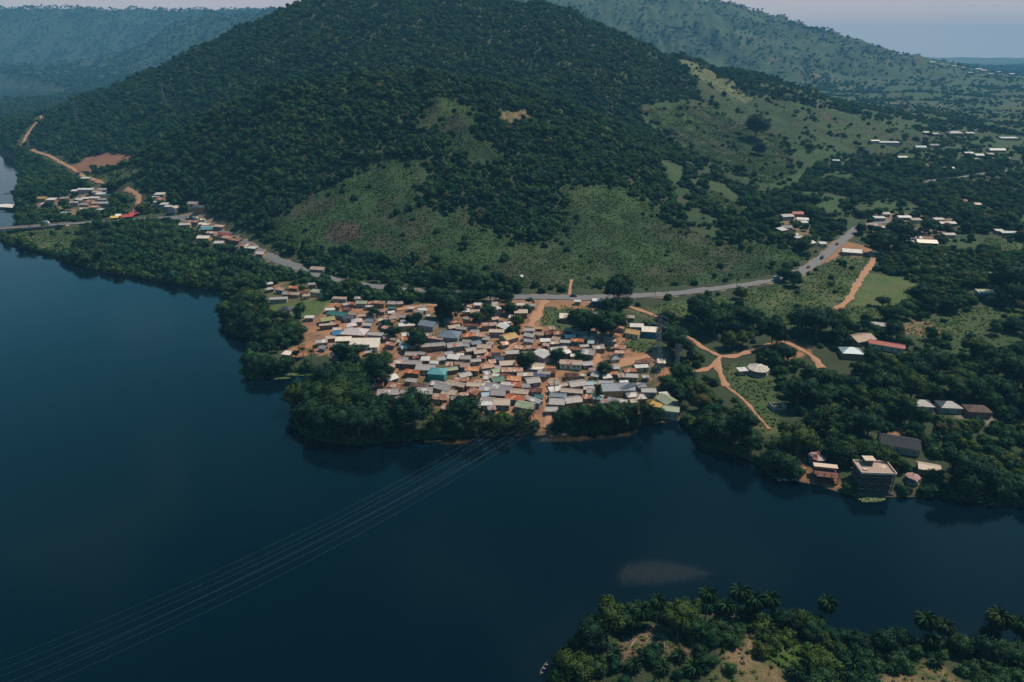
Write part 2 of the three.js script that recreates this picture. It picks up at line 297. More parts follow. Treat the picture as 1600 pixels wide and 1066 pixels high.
{ // the river: calm, deep blue, with a sandy shoal in front of the near bank
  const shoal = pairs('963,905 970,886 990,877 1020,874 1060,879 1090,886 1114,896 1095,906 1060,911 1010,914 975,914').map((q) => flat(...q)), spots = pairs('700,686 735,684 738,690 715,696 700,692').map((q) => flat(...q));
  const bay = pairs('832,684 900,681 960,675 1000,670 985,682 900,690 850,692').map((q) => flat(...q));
  const dist = (p, x, z) => (inside(p, x, z) ? 1 : -1) * edge(p, x, z);
  const xs = lines([[-7400, 900], [-450, 12], [-40, 5], [20, 1.1], [70, 1.1], [100, 4], [400, 12], [7400, 900]]), zs = lines([[400, 60], [-100, 4], [-155, 1.1], [-190, 1.1], [-235, 2], [-260, 2], [-320, 6], [-700, 30], [-9900, 900]]);
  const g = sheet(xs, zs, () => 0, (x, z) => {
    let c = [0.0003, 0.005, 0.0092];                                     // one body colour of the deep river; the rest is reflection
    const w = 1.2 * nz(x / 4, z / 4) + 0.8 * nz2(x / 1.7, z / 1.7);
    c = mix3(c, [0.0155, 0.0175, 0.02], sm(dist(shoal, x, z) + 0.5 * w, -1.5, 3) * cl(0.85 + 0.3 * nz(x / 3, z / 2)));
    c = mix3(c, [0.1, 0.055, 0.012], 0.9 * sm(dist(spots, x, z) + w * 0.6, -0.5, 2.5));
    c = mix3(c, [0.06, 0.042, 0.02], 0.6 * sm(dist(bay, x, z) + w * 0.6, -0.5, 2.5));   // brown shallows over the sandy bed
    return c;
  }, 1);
  g.computeVertexNormals();
  const waves = grain(512, (u, v) => { const q = 0.5 + 0.5 * tile(u, v, 26, 4, 4); return [q, q, q]; }); waves.colorSpace = THREE.NoColorSpace; waves.repeat.set(1 / 37, 1 / 37);
  const wind = grain(512, (u, v) => { const q = 0.03 + 0.08 * sm(tile(u, v, 6, 5, 2), 0.0, 0.45); return [q, q, q]; }); wind.colorSpace = THREE.NoColorSpace; wind.repeat.set(1 / 700, 1 / 210);
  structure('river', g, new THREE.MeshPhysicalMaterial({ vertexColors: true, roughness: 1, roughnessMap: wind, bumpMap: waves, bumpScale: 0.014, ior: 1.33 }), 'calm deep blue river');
}
// roads draped over the ground
const asphaltTex = grain(256, (u, v) => { const q = 0.9 + 0.18 * tile(u, v, 14, 4, 7) + 0.12 * (R() - 0.5); return [q, q, q]; });
const roadMat = { asphalt: std(0.17, 0.165, 0.17, 0.85, { map: asphaltTex }), dirt: std(0.42, 0.225, 0.13, 1, { map: soilGrain }) };
function ribbon(pts, width, lift, step = 2.5, wob = 0) {
  const c = new THREE.CatmullRomCurve3(pts.map(([x, z]) => new THREE.Vector3(x, 0, z)), false, 'centripetal'), len = c.getLength(), n = Math.max(4, Math.round(len / step)), across = 4;
  const p = [], uv = [], idx = [];
  for (let i = 0; i <= n; i++) {
    const q = c.getPointAt(i / n), t = c.getTangentAt(i / n), nx = -t.z, nzv = t.x, w = width * (1 + wob * nz2(i * step / 9, pts[0][0]));
    for (let k = 0; k <= across; k++) { const s = (k / across - 0.5) * w, x = q.x + nx * s, z = q.z + nzv * s; p.push(x, Math.max(ground(x, z), 0.1) + lift - (k === 0 || k === across ? 0.25 : 0), z); uv.push(s / 7, i * step / 7); if (i && k) { const a = i * (across + 1) + k; idx.push(a, a - 1, a - across - 2, a, a - across - 2, a - across - 1); } }
  }
  const g = new THREE.BufferGeometry(); g.setAttribute('position', new THREE.Float32BufferAttribute(p, 3)); g.setAttribute('uv', new THREE.Float32BufferAttribute(uv, 2)); g.setIndex(idx); g.computeVertexNormals();
  const nn = g.attributes.normal; let up = 0; for (let i = 0; i < nn.count; i++) up += nn.getY(i); if (up < 0) { g.setIndex(idx.reverse()); g.computeVertexNormals(); }
  return g;
}
structure('road_verge', ribbon(roads[0].p, 9.4, 0.18, 2.5, 0.5), std(0.27, 0.175, 0.11, 1, { map: soilGrain }), 'strip of bare earth along the asphalt road');
for (const r of roads) { const D = Math.abs(r.p[0][1]); structure(r.n, ribbon(r.p, r.w, 0.35 + D * 0.0006, 2.5, r.m === 'dirt' ? 0.55 : 0), roadMat[r.m], r.l); }
console.log('roads');
// ───────────── buildings: shapes and materials ─────────────
function sheetTexture(rust, patch, s) {                                 // corrugated metal, 6 m a tile: lap joints, streaks of rust running down, odd newer sheets
  return grain(256, (u, v) => {
    const col = Math.floor(u * 7), row = Math.floor(v * 2 + (col % 2) * 0.5), h = Math.abs(Math.sin(col * 12.9 + row * 78.2 + s * 3.7) * 43758.5) % 1;
    const fu = u * 7 % 1, lap = fu < 0.06 ? 0.78 : 1, rib = 0.95 + 0.05 * Math.cos(u * TAU * 42);
    const streak = tile(u, v * 0.35, 16, 3, s) * 0.6 + tile(u, v, 8, 4, s + 5), r = sm(streak + rust * 1.3 - 0.65 + (h < patch ? -0.8 : 0) + (h > 0.8 ? 0.25 * rust : 0), -0.12, 0.3);
    const base = mix3([0.88, 0.87, 0.86], [0.99, 0.97, 0.95], h).map((q) => q * (0.93 + 0.14 * tile(u, v, 20, 2, s)));
    const brown = mix3([0.5, 0.3, 0.2], [0.72, 0.46, 0.31], cl(0.5 + 1.2 * tile(u, v, 11, 3, s + 9)));
    return mix3(base, brown, r).map((q) => q * lap * rib);
  });
}
const sheets = { clean: [sheetTexture(0.02, 0.2, 1), sheetTexture(0.1, 0.15, 2)], worn: [sheetTexture(0.28, 0.2, 3), sheetTexture(0.36, 0.25, 4), sheetTexture(0.22, 0.3, 5)], rusty: [sheetTexture(0.72, 0.16, 6), sheetTexture(0.85, 0.1, 7), sheetTexture(0.6, 0.22, 8)] };
for (const k in sheets) for (const t of sheets[k]) t.repeat.set(1 / 6, 1 / 6);
const ROOF = {                                                          // key: texture set, base colour, roughness, words
  z: ['worn', [0.43, 0.42, 0.43], 0.5, 'grey zinc'], l: ['worn', [0.37, 0.36, 0.42], 0.5, 'lilac grey tin'], t: ['worn', [0.55, 0.46, 0.39], 0.6, 'tan tin'], r: ['rusty', [0.72, 0.57, 0.5], 0.75, 'rust brown tin'], o: ['rusty', [0.92, 0.55, 0.34], 0.75, 'orange rusty tin'], d: ['rusty', [0.3, 0.17, 0.14], 0.8, 'dark red tin'],
  w: ['clean', [0.82, 0.81, 0.8], 0.35, 'bright white'], c: ['clean', [0.95, 0.86, 0.75], 0.45, 'cream metal'], p: ['clean', [0.72, 0.62, 0.63], 0.45, 'pinkish white'], s: ['clean', [0.085, 0.1, 0.135], 0.5, 'slate grey metal'], b: ['clean', [0.19, 0.25, 0.33], 0.5, 'slate blue metal'], u: ['clean', [0.05, 0.24, 0.5], 0.5, 'bright blue metal'],
  q: ['clean', [0.13, 0.38, 0.45], 0.5, 'turquoise metal'], e: ['clean', [0.03, 0.15, 0.14], 0.55, 'teal green metal'], g: ['clean', [0.36, 0.42, 0.3], 0.55, 'pale green metal'], v: ['clean', [0.33, 0.33, 0.14], 0.6, 'olive yellow metal'], m: ['clean', [0.5, 0.31, 0.12], 0.6, 'mustard yellow metal'], k: ['clean', [0.03, 0.036, 0.05], 0.9, 'near black metal'],
  n: ['rusty', [0.18, 0.14, 0.12], 0.95, 'dark brown thatched'], R: ['clean', [0.4, 0.07, 0.06], 0.6, 'red metal'], B: ['clean', [0.07, 0.08, 0.2], 0.6, 'dark blue sheeted'], G: ['clean', [0.06, 0.17, 0.1], 0.6, 'sea green metal'], L: ['clean', [0.38, 0.52, 0.62], 0.5, 'light blue metal'], y: ['clean', [0.72, 0.46, 0.1], 0.55, 'yellow metal'], i: ['clean', [0.4, 0.28, 0.22], 0.6, 'brown metal'], x: ['clean', [0.13, 0.08, 0.065], 0.8, 'dark brown metal'],
};
const roofMats = {};
for (const k in ROOF) { const [set, c, ro] = ROOF[k]; roofMats[k] = sheets[set].map((map, i) => new THREE.MeshStandardMaterial({ color: lin(...c.map((q) => q * (0.92 + 0.1 * i))), map, roughness: ro, metalness: 0.08 })); }
const plaster = grain(256, (u, v) => { const q = 0.91 + 0.2 * tile(u, v, 7, 5, 3); return [q, q * 0.985, q * 0.96]; }); plaster.repeat.set(1 / 4, 1 / 4);
const WALL = { mud: std(0.3, 0.19, 0.12, 0.95, { map: plaster }), cream: std(0.55, 0.46, 0.36, 0.9, { map: plaster }), cement: std(0.33, 0.31, 0.3, 0.95, { map: plaster }), lilac: std(0.36, 0.3, 0.34, 0.95, { map: plaster }), white: std(0.7, 0.68, 0.64, 0.9, { map: plaster }), ochre: std(0.5, 0.33, 0.17, 0.95, { map: plaster }), turquoise: std(0.05, 0.33, 0.34, 0.85, { map: plaster }), blue: std(0.04, 0.16, 0.3, 0.85, { map: plaster }), brown: std(0.26, 0.13, 0.08, 0.95, { map: plaster }), navy: std(0.03, 0.07, 0.2, 0.8, { map: plaster }), red: std(0.3, 0.06, 0.04, 0.85, { map: plaster }) };
const shutter = [std(0.1, 0.06, 0.04, 0.8), std(0.05, 0.1, 0.13, 0.7), std(0.14, 0.12, 0.1, 0.8)], darkPane = std(0.02, 0.022, 0.026, 0.25), timber = std(0.12, 0.08, 0.055, 0.9), concrete = std(0.36, 0.33, 0.31, 0.95, { map: plaster });

// a solid from quads with uv in metres: faces listed as corner loops, outward side counter-clockwise
function solid(faces) {
  const p = [], uv = [], a = new THREE.Vector3(), b = new THREE.Vector3(), n = new THREE.Vector3();
  for (const f of faces) {
    const v = f.map((q) => new THREE.Vector3(...q)); n.subVectors(v[1], v[0]).cross(b.subVectors(v[2], v[0])).normalize();
    const ux = Math.abs(n.y) > 0.97 ? new THREE.Vector3(1, 0, 0) : new THREE.Vector3(n.z, 0, -n.x).normalize(), vx = new THREE.Vector3().crossVectors(n, ux);
    for (let i = 1; i + 1 < v.length; i++) for (const q of [v[0], v[i], v[i + 1]]) { p.push(q.x, q.y, q.z); uv.push(q.dot(ux), q.dot(vx)); }
  }
  const g = new THREE.BufferGeometry(); g.setAttribute('position', new THREE.Float32BufferAttribute(p, 3)); g.setAttribute('uv', new THREE.Float32BufferAttribute(uv, 2)); g.computeVertexNormals(); return g;
}
const blockFaces = (x0, x1, y0, y1, z0, z1) => [[[x0, y0, z1], [x1, y0, z1], [x1, y1, z1], [x0, y1, z1]], [[x1, y0, z0], [x0, y0, z0], [x0, y1, z0], [x1, y1, z0]], [[x1, y0, z1], [x1, y0, z0], [x1, y1, z0], [x1, y1, z1]], [[x0, y0, z0], [x0, y0, z1], [x0, y1, z1], [x0, y1, z0]], [[x0, y1, z1], [x1, y1, z1], [x1, y1, z0], [x0, y1, z0]], [[x0, y0, z0], [x1, y0, z0], [x1, y0, z1], [x0, y0, z1]]];
const block = (...a) => solid(blockFaces(...a));
function slab(c, t) {                                                    // a sheet with thickness t under four (or three) corners, given counter-clockwise from above
  const d = c.map((q) => [q[0], q[1] - t, q[2]]), f = [c, [...d].reverse()];
  for (let i = 0; i < c.length; i++) { const j = (i + 1) % c.length; f.push([c[i], d[i], d[j], c[j]]); }
  return f;
}
function wallShape(L, W, h, rise, form, deep) {
  const x = L / 2, z = W / 2, f = [[[-x, -deep, z], [x, -deep, z], [x, h, z], [-x, h, z]]];
  const hb = form === 's' ? h + rise : h;
  f.push([[x, -deep, -z], [-x, -deep, -z], [-x, hb, -z], [x, hb, -z]]);
  if (form === 'g') { f.push([[x, -deep, z], [x, -deep, -z], [x, h, -z], [x, h + rise, 0], [x, h, z]], [[-x, -deep, -z], [-x, -deep, z], [-x, h, z], [-x, h + rise, 0], [-x, h, -z]]); }
  else f.push([[x, -deep, z], [x, -deep, -z], [x, hb, -z], [x, h, z]], [[-x, -deep, -z], [-x, -deep, z], [-x, h, z], [-x, hb, -z]]);
  f.push([[-x, h - 0.05, z], [x, h - 0.05, z], [x, hb - 0.05, -z], [-x, hb - 0.05, -z]]);
  return solid(f);
}
function roofShape(L, W, h, rise, form, over = 0.38) {
  const x = L / 2 + over, z = W / 2 + over, k = rise / (W / 2), e = h - over * k * (form === 's' ? 0.5 : 1) + 0.06, t = 0.07, top = h + rise + 0.06;
  if (form === 's') return solid(slab([[-x, e, z], [x, e, z], [x, h + rise + 0.06 + over * k / 2, -z], [-x, h + rise + 0.06 + over * k / 2, -z]], t));
  if (form === 'h') { const r = Math.max(L / 2 - W / 2, 0.05); return solid([...slab([[-x, e, z], [x, e, z], [r, top, 0], [-r, top, 0]], t), ...slab([[x, e, -z], [-x, e, -z], [-r, top, 0], [r, top, 0]], t), ...slab([[x, e, z], [x, e, -z], [r, top, 0]], t), ...slab([[-x, e, -z], [-x, e, z], [-r, top, 0]], t)]); }
  return solid([...slab([[-x, e, z], [x, e, z], [x, top, 0.0], [-x, top, 0.0]], t), ...slab([[-x, top - 0.002, 0], [x, top - 0.002, 0], [x, e, -z], [-x, e, -z]], t)]);
}
const landmarks = [];
function addMark(words, px, py) { const p = at(px, py); landmarks.push({ words, x: p[0], z: p[2] }); }
for (const [w, x, y] of [['the L-shaped building', 573, 545], ['the turquoise house', 684, 590], ['the slate blue hipped house', 704, 530], ['the white hipped house', 556, 522], ['the mustard house', 795, 533], ['the long cream shed', 891, 500], ['the blue-walled school', 1024, 525], ['the tall lattice pylon', 1022, 606], ['the broad grey riverside hall', 964, 612], ['the village sports field', 475, 482], ['the concrete tower house', 1365, 765], ['the octagonal gazebo', 1184, 582], ['the three holiday cottages', 1480, 645], ['the river bridge', 60, 354], ['the market square', 305, 345], ['the red earth clearing', 160, 254], ['the asphalt bend', 1300, 392], ['the bright green pitch', 1390, 455], ['the canoe beach', 850, 678], ['the wooded point', 520, 650], ['the brushwood clearing', 1010, 1000], ['the dry grass clearing', 1175, 1035], ['the bright green thicket', 1240, 1015], ['the long red roof', 1385, 545], ['the hill-foot hamlet', 1250, 370], ['the roadside hamlet', 1412, 362], ['the far farmsteads', 1520, 245], ['the riverside town', 130, 318], ['the green boathouse', 1042, 640], ['the sandy clearing', 1550, 438]]) addMark(w, x, y);
function whereabouts(x, z) {
  let b = landmarks[0], m = 1e18;
  for (const l of landmarks) { const d = (l.x - x) ** 2 + (l.z - z) ** 2; if (d < m) { m = d; b = l; } }
  const dx = x - b.x, dz = z - b.z;
  return { mark: b, d: Math.sqrt(m), side: Math.abs(dx) > Math.abs(dz) ? (dx > 0 ? 'plain side' : 'bridge side') : (dz > 0 ? 'near side' : 'hill side') };
}
const ORD = ['closest', 'second closest', 'third closest', 'fourth closest', 'fifth closest', 'sixth closest', 'seventh closest', 'eighth closest', 'ninth closest', 'tenth closest', 'eleventh closest', 'twelfth closest', 'thirteenth closest', 'fourteenth closest', 'fifteenth closest', 'sixteenth closest'];
const toLabel = [];                                                     // things whose label says which one by the nearest landmark
function labelAll(list) {
  const sets = {};
  for (const t of list) { t.w = whereabouts(t.o.position.x, t.o.position.z); (sets[t.words + t.w.mark.words + t.w.side] ??= []).push(t); }
  for (const k in sets) { const s = sets[k].sort((a, b) => a.w.d - b.w.d); s.forEach((t, i) => { const side = ({ 'near side': 'river side' })[t.w.side] ?? t.w.side; t.o.userData.label = t.words + (s.length > 1 ? ', ' + (ORD[i] ?? (i + 1) + 'th closest') + ' to ' + t.w.mark.words + ', ' + side : ' on the ' + side + ' of ' + t.w.mark.words); }); }
}
const footprints = [];
const hutDoor = block(-0.45, 0.45, 0, 1.95, 0, 0.06), hutWindow = block(-0.5, 0.5, 0, 0.85, 0, 0.06);
function house(px, py, L, W, deg, form, key, opt = {}) {
  const p = opt.pos ?? at(px, py + (opt.drop ?? 5)), a = deg * Math.PI / 180, ca = Math.cos(a), sa = Math.sin(a);
  let lo = 1e9, hi = -1e9;
  for (const sx of [-0.5, 0, 0.5]) for (const sz of [-0.5, 0, 0.5]) { const g = ground(p[0] + sx * L * ca + sz * W * sa, p[2] - sx * L * sa + sz * W * ca); lo = Math.min(lo, g); hi = Math.max(hi, g); }
  const h = opt.h ?? (L < 5.6 ? 2.2 : rr(2.4, 2.9)), rise = opt.rise ?? (form === 's' ? W * rr(0.09, 0.14) : form === 'h' ? W * 0.24 : W * rr(0.15, 0.2));
  const o = thing(opt.name ?? (L < 5.6 ? 'small_house' : 'house'), p[0], mix(lo, hi, 0.6), p[2], a), deep = mix(lo, hi, 0.6) - lo + 0.5;
  const wm = WALL[opt.wall ?? pick(['mud', 'mud', 'cream', 'cement', 'lilac', 'ochre', 'brown', 'cement'])];
  mesh('wall', wallShape(L, W, h, rise, form, deep), wm, o);
  const roof = mesh('roof', roofShape(L, W, h, rise, form, opt.over), pick(roofMats[key]), o);
  if (opt.patch ?? (R() < 0.22 && 'ztrlo'.includes(key) && form !== 'h')) {     // a newer or older sheet laid over the slope that faces the river
    const k = rise / (form === 's' ? W : W / 2), x0 = rr(-L * 0.42, L * 0.05), w = rr(1.6, L * 0.34), z1 = W / 2 + 0.4, z0 = form === 's' ? -W * 0.3 : 0.25, yy = (z) => h + 0.085 + (form === 's' ? (W / 2 - z) * k : rise - z * k);
    mesh('roof_patch', solid(slab([[x0, yy(z1), z1], [x0 + w, yy(z1), z1], [x0 + w, yy(z0), z0], [x0, yy(z0), z0]], 0.02)), pick(roofMats[key === 'r' || key === 'o' ? pick(['w', 't', 'z']) : pick(['w', 'w', 'r'])]), roof);
  }
  if (form !== 'h' && key !== 'w') mesh('ridge_cap', form === 's' ? block(-L / 2 - 0.3, L / 2 + 0.3, h + rise + 0.11, h + rise + 0.16, -W / 2 - 0.3, -W / 2 - 0.05) : block(-L / 2 - 0.45, L / 2 + 0.45, h + rise + 0.04, h + rise + 0.1, -0.16, 0.16), roof.material, roof);
  if (!opt.bare) {
    const door = mesh('door', hutDoor, pick(shutter), o), dx = rr(-L * 0.2, L * 0.2); door.position.set(dx, 0, W / 2 - 0.02);
    for (const wx of L > 9 ? [-L * 0.36, -L * 0.17, L * 0.17, L * 0.36] : L > 6 ? [-L * 0.33, L * 0.33] : [L * 0.32]) { if (Math.abs(wx - dx) < 1.05) continue; const w = mesh('window', hutWindow, opt.wall === 'white' ? darkPane : pick(shutter), o); w.position.set(wx, 1.05, W / 2 - 0.02); }
    if (W > 5) { const w = mesh('window', hutWindow, pick(shutter), o); w.rotation.y = Math.sign(deg || 1) * Math.PI / 2; w.position.set(Math.sign(deg || 1) * (L / 2 - 0.02), 1.05, 0); }
  }
  footprints.push([p[0], p[2], Math.max(L, W) / 2 + 1, opt.yard ?? 13]);
  const size = L > 12.5 ? 'long ' : L < 5.6 ? 'small ' : '', kind = form === 'h' ? 'hipped' : form === 's' ? 'lean-to' : 'gabled';
  if (opt.label) tag(o, opt.label, opt.cat ?? 'house', opt.group);
  else { tag(o, '', opt.cat ?? 'house', opt.group ?? 'tin-roofed houses of the riverside villages'); toLabel.push({ o, words: size + ROOF[key][3] + ' ' + kind + ' house' }); }
  return o;
}
const V = `422,443,5,3.5,20,s,w 421,451,6,5,20,h,z 441,453,9,6,-15,g,r 450,459,8,6,-10,g,z 464,459,6,6,-10,g,t 460,450,8,6,-15,g,o 477,457,7,7,-10,g,d 479,462,6,4,15,s,z 488,444,6,4,0,s,z 498,457,14,6,-8,s,g 436,468,15,4,4,s,z 448,483,11,8,-15,h,s
532,466,12,5,-5,g,t 561,466,7,4,0,s,z 530,477,7,6,-25,g,o 541,475,6,5,30,g,z 548,474,6,5,0,g,r 566,474,9,7,-10,g,g 527,492,17,6,-10,s,e 484,496,7,4,15,s,w 512,500,11,9,25,g,v 545,497,8,5,10,s,s 524,505,7,5,0,g,r 512,509,12,3,0,s,t 558,503,8,7,20,h,p 549,510,8,6,20,h,p 530,523,9,5,5,s,u 527,515,6,4,0,s,t 537,532,11,6,0,s,c 503,535,8,6,15,g,z
534,546,11,6,10,g,r 553,544,6,5,-15,g,z 450,553,6,5,-5,s,c 587,524,12,4,0,s,z 530,556,9,4,0,s,B 577,479,6,3,0,s,z 581,473,6,5,0,g,r 594,474,9,6,0,g,r 613,474,7.5,5,0,s,z 613,481,6,5,10,g,e 611,488,5,5,25,g,w 583,490,8,8,60,g,z 579,501,6,6,-10,g,b 599,500,7,5,15,g,t 605,495,7,4,0,g,r 614,497,5,4,0,s,z 574,508,7,4,0,s,z 605,512,6,6,-35,g,r 612,519,5,5,20,g,t 636,510,12,4,5,s,w
634,530,6,6,10,g,o 681,530,12,4,-22,g,r 677,542,17,6,0,g,z 710,541,11,8,25,g,z 709,512,9,6,15,g,t 722,515,8,5,-20,g,z 643,555,8,6,-10,g,z 660,553,5,4,-10,g,z 690,562,5,4,5,s,z 714,505,9,5,-10,g,r 736,509,11,4,-8,g,d 764,509,11,6,-3,g,r 745,489,9,5,0,s,t 748,495,6,5,0,g,t 800,496,4.5,4,-10,s,w 773,498,5,5,20,g,t 788,501,6,5,-40,g,r 793,505,5,4,0,g,w
776,520,11,4,0,s,t 788,537,5,6,35,g,o 732,526,9,6,5,g,o 750,525,10,7,-5,g,r 730,534,6,5,0,g,z 743,536,7,6,15,g,b 757,543,10,7,0,g,t 735,547,7,6,15,g,z 750,551,9,6,10,g,t 753,559,6,4,0,g,r 775,556,6,4,0,s,k 800,553,9,6,0,g,z 780,562,6,4,0,s,s 827,516,8,6,-5,g,z 841,513,6,4,0,g,m 828,526,8,6,-30,g,z 841,522,7,6,0,g,i 827,533,7,5,-20,g,l 857,521,6,6,0,g,d
810,544,7,4,-15,s,r 830,544,9,6,0,g,r 852,533,7,4,0,s,w 826,555,10,4,0,s,t 932,492,5,7,60,g,z 931,503,4,3,0,s,w 942,500,6,5,0,g,z 940,509,5,5,40,g,w 956,498,8,5,0,g,z 973,503,6,5,0,h,t 969,513,4,5,70,g,r 983,496,7.5,4,0,s,z 994,510,10,7,-15,g,w 902,471,5,3,0,s,w 923,473,3.5,3,0,s,z 873,522,9,6,0,g,r 883,534,7,5,0,g,z 902,534,9,5,0,g,o 912,529,8,4,0,s,t 923,530,4,4,0,s,w 923,536,4,4,0,s,L
952,533,9,6,0,s,t 935,545,8,4.5,0,s,z 912,541,6,4,0,g,z 898,547,9,5,0,g,d 872,547,12,7,10,g,z 881,553,8,6,30,g,w 897,556,5,4,0,g,w 920,552,9,9,-30,g,z 960,560,6,6,0,h,s 1037,503,5,4,0,s,w 645,569,13,6,-15,g,z 666,577,13,8,-15,g,z 705,578,8,5,25,g,g 718,569,6,4,-25,g,i 645,583,10,5,-12,g,o 589,602,9,6,-5,g,r 618,605,9,6,-8,g,r 607,615,13,8,15,g,z 594,631,8,3,0,s,z 655,604,11,5,0,h,n
664,614,10,9,-10,g,z 681,600,6,6,-20,g,l 695,607,11,9,-20,g,z 713,602,13,5,-12,g,t 722,595,9,5,-10,g,r 726,588,8,6,20,g,z 690,623,10,7,-20,g,r 698,637,5,7,-10,g,r 702,616,9,5,-10,s,t 744,564,6,4,10,g,z 738,579,9,5,-15,g,o 762,575,9,5,25,g,r 776,580,7,6,30,g,g 792,569,10,7,15,g,t 800,580,14,6,-3,g,r 764,591,7,6,0,g,t 777,595,8,7,20,g,G 789,588,6,5,-25,g,d 804,594,9,6,0,g,o 807,602,6,6,-25,g,o
794,602,9,3,-10,s,p 760,601,5,4,20,s,w 742,604,10,5,-10,g,t 747,597,9,4,0,g,r 762,610,10,6,-10,g,l 780,607,18,6,-20,g,l 743,614,8,7,-30,g,r 761,617,7,5,20,g,L 779,616,9,9,-15,g,l 762,627,8,6,-10,g,z 784,631,10,8,-15,g,t 812,615,11,6,-12,g,t 806,624,12,6,-12,g,o 838,611,7,5,0,g,d 842,621,5,4,0,g,e 833,628,12,4,-25,g,z 821,636,11,8,-15,g,g 832,596,9,8,25,g,z 843,588,9,5,-10,s,B 820,587,10,5,0,g,t
850,585,8,5,0,s,z 838,572,11,5,-3,g,t 836,578,11,3,0,s,c 858,582,8,6,-8,g,d 867,610,7.5,5,18,s,w 872,621,10,5,-18,g,b 870,632,9,6,-8,s,z 862,642,7,4,0,s,z 893,614,14,5,-15,g,t 901,601,11,8,28,g,z 866,600,6,5,0,s,z 894,627,10,8,15,g,z 918,622,5,4,0,s,r 933,622,7,6,-10,g,L 921,600,4,5,0,g,L 929,599,4,4,0,g,g 946,600,9,5,0,g,l 975,599,5,3,0,s,w 917,569,6.5,6,0,g,l 938,575,5,5,0,g,s
936,584,5,5,-25,g,w 948,590,5.5,4,0,s,w 959,584,5,4,0,g,o 983,581,8,5,0,g,r 987,589,7.5,4,0,s,z 1003,568,9,4,-5,g,d 1002,575,9,3.5,0,s,w 1033,566,5,5,0,s,c 1008,590,4,3,0,s,z 1013,614,9,4,0,s,z 987,618,7,6,0,h,z 1000,621,6,6,0,h,z 893,588,9,5,0,h,n 877,648,6,4,0,s,z 1027,633,7,6,-30,g,y 1037,618,5,4,0,s,w`;
for (const s of V.trim().split(/\s+/)) { const q = s.split(','); house(+q[0], +q[1], +q[2] * 0.7, +q[3] * 0.72, +q[4] + rr(-13, 13), q[5], q[6]); }
const specials = [[571, 540], [555, 524], [703, 529], [684, 590], [670, 511], [795, 532], [775, 489], [798, 489], [814, 494], [789, 516], [850, 561], [610, 595], [892, 573], [964, 613], [891, 501], [1024, 525], [989, 525], [1041, 634], [1047, 648]].map((q) => at(...q));
for (let i = 0, made = 0; i < 4000 && made < 120; i++) {                // sheds, kitchens and small houses that fill the village between the others
  const px = rr(500, 1010), py = rr(478, 648), p = at(px, py), f = fieldAt(p[0], p[2]); if (f !== 'village' || shore(p[0], p[2]) < 14) continue;
  const L = rr(2.6, 5.6), W = rr(2.4, 3.6), deep = py > 560 || px > 690; if (!deep && R() < 0.5) continue;
  if (footprints.some((q) => Math.hypot(q[0] - p[0], q[1] - p[2]) < q[2] - 1.2 + L / 2) || specials.some((q) => Math.hypot(q[0] - p[0], q[2] - p[2]) < 9 + L / 2) || roadDist(p[0], p[2]) < L / 2 + 0.4) continue;
  house(px, py, L, W, rr(-25, 20), pick(['g', 's', 's']), pick(['z', 'z', 'z', 'l', 't', 'r', 'r', 'w', 'w', 'l', 'd', 'i']), { pos: p, h: rr(1.9, 2.4) }); made++;
}
// houses with a look of their own
const G0 = 'landmark buildings of the riverside village';
{ const o = house(571, 534, 15, 6.2, 1, 's', 'c', { label: 'L-shaped white-walled building with cream metal roof by the wooded point', cat: 'building', name: 'long_building', wall: 'white', h: 3.1, rise: 0.9, patch: false, bare: true, drop: 9 });
  const w = mesh('wing_wall', block(3.6, 7.5, -0.6, 3.0, 3.1, 6.2), WALL.white, o); mesh('wing_roof', solid(slab([[3.2, 2.85, 6.7], [7.98, 2.85, 6.7], [7.98, 3.22, 3.0], [3.2, 3.22, 3.0]], 0.09)), roofMats.c[0], o);
  for (const x of [-5.4, -3.6, -1.6, 0.6]) { const q = mesh('window', block(-0.6, 0.6, 0, 1, 0, 0.05), darkPane, o); q.position.set(x, 1.2, 3.09); }
  const q = mesh('window', block(-0.5, 0.5, 0, 0.9, 0, 0.05), darkPane, o); q.position.set(5.6, 1.3, 6.19); const d = mesh('door', hutDoor, shutter[0], o); d.position.set(2.6, 0, 3.09); }
house(555, 518, 13.4, 9.0, -8, 'h', 'p', { label: 'large house with pinkish white hipped roof, brown walls', group: G0, wall: 'brown', h: 3, drop: 8 });
house(703, 523, 10.9, 9.0, -10, 'h', 'b', { label: 'large house with slate blue hipped roof in the village middle', group: G0, wall: 'cement', h: 3.2, drop: 8 });
house(684, 582, 8.0, 6.6, -8, 'h', 'q', { label: 'turquoise house with turquoise walls and turquoise hipped roof', group: G0, wall: 'turquoise', h: 3.8, drop: 9 });
house(670, 506, 9.2, 7.4, -22, 'g', 'b', { label: 'slate blue gabled house with mauve walls beside a dirt yard', group: G0, wall: 'lilac', h: 3, drop: 7 });
house(795, 526, 7.6, 7.4, 35, 'g', 'm', { label: 'mustard yellow gabled house on the dirt lane', group: G0, wall: 'cement', h: 3, drop: 8 });
house(775, 483, 6.7, 5.7, -58, 'g', 'w', { label: 'tall gabled house with bright white roof and dark walls under trees', group: G0, wall: 'lilac', h: 3.6, drop: 8 });
house(798, 482, 5.5, 4.9, 0, 'g', 'q', { label: 'two storey house with turquoise roof beside the dirt lane', group: G0, wall: 'cement', h: 4.6, drop: 9 });
house(814, 488, 7.1, 4.1, 0, 's', 't', { label: 'brown-walled house with tan roof beside the dirt lane', group: G0, wall: 'brown', h: 3.4, drop: 8 });
house(789, 511, 7.1, 5.7, -50, 'g', 'w', { label: 'gabled house with half white roof above the mustard house', group: G0, drop: 6 });
house(850, 554, 8.4, 7.4, -52, 'g', 'w', { label: 'big gabled house with gleaming white roof and mauve walls', group: G0, wall: 'lilac', h: 3.2, drop: 8 });
